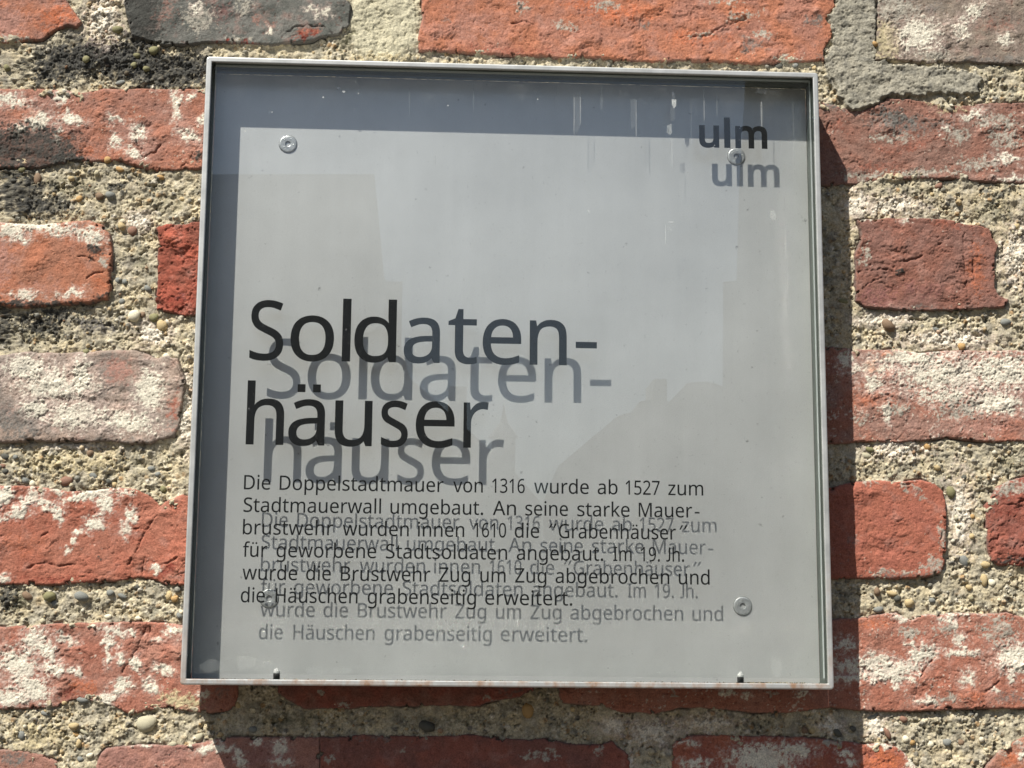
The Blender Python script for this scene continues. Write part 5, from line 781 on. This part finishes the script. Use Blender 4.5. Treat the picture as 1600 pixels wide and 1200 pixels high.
# ---- dried drips and marks on the back of the pane
def blob(px, py, rx, ry, k, n=14):
    c = at(px, py); r = np.random.default_rng(k); P = []
    for i in range(n):
        a = 2 * math.pi * i / n; f = 1 + r.uniform(-.25, .25)
        P.append((c[0] + math.copysign(abs(math.cos(a)) ** .7, math.cos(a)) * rx / 1.93 * f, c[1] + math.copysign(abs(math.sin(a)) ** .7, math.sin(a)) * ry / 1.93 * f))
    return P
fm = [film_material('lime_film_thin', .05), film_material('lime_film', .25), film_material('lime_film_thick', .75)]
for i, (px_, py_, rx, ry, s) in enumerate([(1052, 148, 2.5, 5, 2), (1053, 160, 3.5, 9, 2), (1051, 178, 4.5, 12, 0), (1046, 202, 4.5, 9, 1), (902, 175, 4.5, 32, 0), (990, 176, 4.5, 26, 0), (1208, 337, 5, 8, 1), (1049, 347, 4, 2, 1), (1046, 358, 4, 4, 0),
        (537, 143, 2, 2, 2), (529, 137, 2.5, 1.5, 1), (1190, 142, 10, 5, 1), (1212, 145, 8, 4, 0), (900, 132, 8, 3, 0), (940, 155, 2, 20, 0), (1120, 160, 1.5, 20, 0), (490, 1048, 11, 7, 0), (538, 1047, 9, 5, 0), (1213, 1042, 8, 14, 0), (385, 1035, 14, 10, 0), (330, 1040, 16, 9, 0), (897, 178, .8, 34, 1), (907, 170, .8, 28, 1), (986, 172, .8, 24, 0), (994, 185, .8, 30, 1), (870, 150, .7, 18, 0), (1080, 190, .7, 40, 0), (1100, 165, .7, 26, 1), (1190, 180, 1.2, 34, 1), (1240, 210, 1.0, 70, 0), (1228, 400, .8, 90, 0), (740, 150, .7, 22, 0), (640, 160, .7, 26, 0), (1050, 240, .6, 26, 1), (1040, 365, .8, 14, 1), (920, 330, 2, 2, 1), (680, 250, 1, 8, 0), (560, 146, 1, 1, 2), (505, 152, 1.3, 1.3, 2), (425, 175, 1, 1, 2), (700, 165, 1, 1, 2), (840, 155, 1, 1, 2), (383, 205, 1.5, 1, 2), (414, 1036, 1.2, 1.2, 2), (422, 1034, 1.2, 1, 2), (950, 1044, 1.5, 1, 2), (1030, 1050, 3, 1, 1)]):
    me = lay([blob(px_, py_, rx, ry, i)], 'drip_mark', .02); sign_part('drip_mark', me, fm[s], pane)
# ---- screws through the back plate
M_SCREW = plain('zinc_screw', (.50, .51, .51), .35, .25, 350, metallic=.6, bump=.4)
M_DARK = plain('dark_recess', (.16, .16, .155), .5, .1, 300, metallic=.4)
def lathe(prof, n=32, hexr=None):
    bm = bmesh.new(); rings = []
    for r, y in prof:
        if r == 0: rings.append([bm.verts.new((0, y / 1000, 0))]); continue
        rings.append([bm.verts.new((r / 1000 * math.cos(2 * math.pi * k / n), y / 1000, r / 1000 * math.sin(2 * math.pi * k / n))) for k in range(n)])
    for a, b in zip(rings[:-1], rings[1:]):
        for k in range(n):
            if len(b) == 1: bm.faces.new((a[k], a[(k + 1) % n], b[0]))
            elif len(a) == 1: bm.faces.new((a[0], b[(k + 1) % n], b[k]))
            else: bm.faces.new((a[k], a[(k + 1) % n], b[(k + 1) % n], b[k]))
    return bm
screw0 = lathe([(7.3, .3), (7.3, -.5), (6.9, -.95), (6.2, -1.15), (2.6, -1.15), (2.2, -1.0), (2.05, -.6)])
r5 = np.random.default_rng(3)
for k in range(9):
    a = r5.uniform(0, 6.28); r_ = r5.uniform(3.8, 5.8)
    bmesh.ops.create_icosphere(screw0, subdivisions=1, radius=.00042, matrix=Matrix.Translation((r_ / 1000 * math.cos(a), -.00118, r_ / 1000 * math.sin(a))))
sm_ = bm_mesh('screw', screw0, False)
ring_m = bm_mesh('washer_ring', lathe([(7.7, .15), (7.65, -.1), (7.3, -.1)]))
sock_m = bm_mesh('socket', lathe([(2.15, -.75), (1.95, .0), (1.6, 1.0), (0, 1.1)], 6))
slv_m = bm_mesh('spacer', lathe([(6, 0), (6, 13.5), (0, 13.5)], 20))
for px_, py_ in ((450, 225), (1150.5, 244.5), (1160.5, 947), (420.5, 935)):
    p = on_plane([(px_, py_)], 27.0)[0]
    o = sign_part('screw', sm_, M_SCREW); o.location = local(p[0], 27.5, p[1]); o.rotation_euler = (0, r5.uniform(0, 1), 0)
    s_ = sign_part('socket', sock_m, M_DARK, o); s2_ = sign_part('washer_ring', ring_m, M_DARK, o)
    q = sign_part('spacer', slv_m, M_FRAME); q.location = local(p[0], 30.0, p[1])
# ---- two support studs that carry the pane
M_STUD = plain('black_stud', (.03, .03, .03), .5, .2, 800); M_CAP = plain('pale_stud_tip', (.42, .42, .41), .4, .1, 500)
stud_m = bm_mesh('stud', lathe([(0, 0), (2.6, 0), (2.6, -.9), (2.35, -1.1), (2.6, -1.3), (2.6, -2.2), (2.35, -2.4), (2.6, -2.6), (2.6, -4.6)], 20)); cap_m = bm_mesh('stud_tip', lathe([(2.6, -4.6), (2.7, -4.8), (2.7, -6.0), (1.1, -8.2), (0, -8.9)], 20))
for px_ in (432, 1157):
    x = on_plane([(px_, 1060)], 14.3)[0][0]
    o = sign_part('stud', stud_m, M_STUD); o.location = local(x, 14.3, -245.5); o.rotation_euler = (-math.pi / 2, 0, 0)
    c_ = sign_part('stud_tip', cap_m, M_CAP, o)
# ---- crumbs and dirt lying on the bottom ledge of the frame
r = np.random.default_rng(8); k = 420
xc = np.concatenate([r.uniform(178, 232, 260), r.uniform(-244, 244, 160)]); sc = r.uniform(.12, .55, (k, 3)) * np.where(np.arange(k) < 260, 1, .9)[:, None]
V = iv[None] * sc[:, None] + np.stack([xc, r.uniform(12, 27, k), -245.4 + sc[:, 2] * .7], 1)[:, None]
V = (V - np.array([0, 29.5, 0])) / 1000
F = (if_[None] + (np.arange(k) * len(iv))[:, None, None]).reshape(-1, 3)
cc = np.stack([lin(96, 84, 62), lin(190, 176, 140), lin(60, 54, 44)])[r.choice(3, k, p=[.5, .25, .25])]
tag(sign_part('crumbs', np_mesh('crumbs', V.reshape(-1, 3), F, np.repeat(cc, len(iv), 0)), M_MORTAR), kind='stuff')

# ------------------------------------------------------------------ what stands across the street and shows in the pane
def gplane(name, x0, x1, y0, y1, z, mat):
    me = bpy.data.meshes.new(name); me.from_pydata([(x0, y0, z), (x1, y0, z), (x1, y1, z), (x0, y1, z)], [], [(0, 1, 2, 3)])
    o = bpy.data.objects.new(name, me); COL.objects.link(o); me.materials.append(mat); return tag(o, kind='structure')
gplane('ground', -400, 400, -400, 400, 0, plain('paving', (.09, .082, .07), .9, .15, 3, bump=.2))
def mirror(px, Y):
    """point at world y = -Y seen by reflection at photograph position px"""
    d = np.array([(px[0] - 800) / FPX, 1.0, -(px[1] - 600) / FPX]) @ ROT.T
    t = (6.2 - CAM[1]) / d[1]; p = CAM + d * t
    yy = (6.2 - SIGN_D) / 1000
    s = (Y + yy) / d[1]
    return p[0] / 1000 + d[0] * s, p[2] / 1000 + SIGN_Z + d[2] * s
def prism(out, Y0, depth, shift=0):
    bm = bmesh.new(); n = len(out)
    a = [bm.verts.new((x, -Y0, z)) for x, z in out]; b = [bm.verts.new((x + shift, -Y0 - depth, z)) for x, z in out]
    bm.faces.new(a); bm.faces.new(b[::-1])
    for i in range(n): bm.faces.new((a[i], b[i], b[(i + 1) % n], a[(i + 1) % n]))
    bmesh.ops.triangulate(bm, faces=[f for f in bm.faces if len(f.verts) > 4]); return bm
def house(name, label, pts, Y, depth, wallcol, roofcol=None, windows=(), shift=0, chimneys=()):
    e = empty(name, (mirror(pts[0], Y)[0], -Y, 0)); tag(e, label, 'house')
    P = [mirror(p, Y) for p in pts]; P = [(x, max(z, 0)) for x, z in P]
    o = link('wall', bm_mesh('wall', prism(P, Y, depth, shift)), plain(name + '_plaster', wallcol, .9, .08, 4), e)
    for ch in chimneys:
        C_ = [mirror(p, Y) for p in ch]; link('chimney', bm_mesh('chimney', prism(C_, Y + .25, .7)), plain('chimney_render', wallcol, .9, .1, 4), e)
    for (px_, py_, w, hgt) in windows:
        x, z = mirror((px_, py_), Y); bm = bmesh.new(); box(bm, x - w / 2, x + w / 2, -Y - .05, -Y + .03, z, z + hgt)
        link('window', bm_mesh('window', bm), M_WIN, e)
    return e
M_WIN = plain('window_pane', (.03, .035, .04), .2, .2, 5)
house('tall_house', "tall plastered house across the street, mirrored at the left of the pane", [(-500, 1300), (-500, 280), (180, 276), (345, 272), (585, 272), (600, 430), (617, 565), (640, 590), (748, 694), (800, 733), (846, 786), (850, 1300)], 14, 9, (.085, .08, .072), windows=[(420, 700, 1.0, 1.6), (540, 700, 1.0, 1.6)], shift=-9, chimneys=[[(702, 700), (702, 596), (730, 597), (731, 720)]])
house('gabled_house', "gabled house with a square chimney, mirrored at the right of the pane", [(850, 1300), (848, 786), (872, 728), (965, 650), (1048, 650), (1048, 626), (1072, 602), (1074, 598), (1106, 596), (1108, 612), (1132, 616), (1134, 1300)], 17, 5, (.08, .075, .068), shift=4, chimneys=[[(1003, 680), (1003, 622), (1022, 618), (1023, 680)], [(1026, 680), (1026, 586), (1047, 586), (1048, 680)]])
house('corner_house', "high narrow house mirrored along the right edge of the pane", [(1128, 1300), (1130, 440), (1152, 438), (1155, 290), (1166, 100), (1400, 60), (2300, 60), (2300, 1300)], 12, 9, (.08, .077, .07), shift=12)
sp = empty('church_spire', (mirror((787, 680), 60)[0], -60, 0)); tag(sp, "small distant church spire mirrored between the two gables", "church tower")
x0, z0 = mirror((787, 684), 60); zt = mirror((787, 632), 60)[1]
bm = bmesh.new(); rr = 0.45
for a, b, za, zb in ((1.0, 1.0, 0, z0), (1.3, .35, z0, z0 + (zt - z0) * .45), (.35, .02, z0 + (zt - z0) * .45, zt)):
    n = 8; A = [bm.verts.new((x0 + rr * a * math.cos(k * .785), -60 + rr * a * math.sin(k * .785), za)) for k in range(n)]; B = [bm.verts.new((x0 + rr * b * math.cos(k * .785), -60 + rr * b * math.sin(k * .785), zb)) for k in range(n)]
    for k in range(n): bm.faces.new((A[k], A[(k + 1) % n], B[(k + 1) % n], B[k]))
link('tower', bm_mesh('tower', bm), plain('slate', (.12, .12, .13), .8, .1, 3), sp)
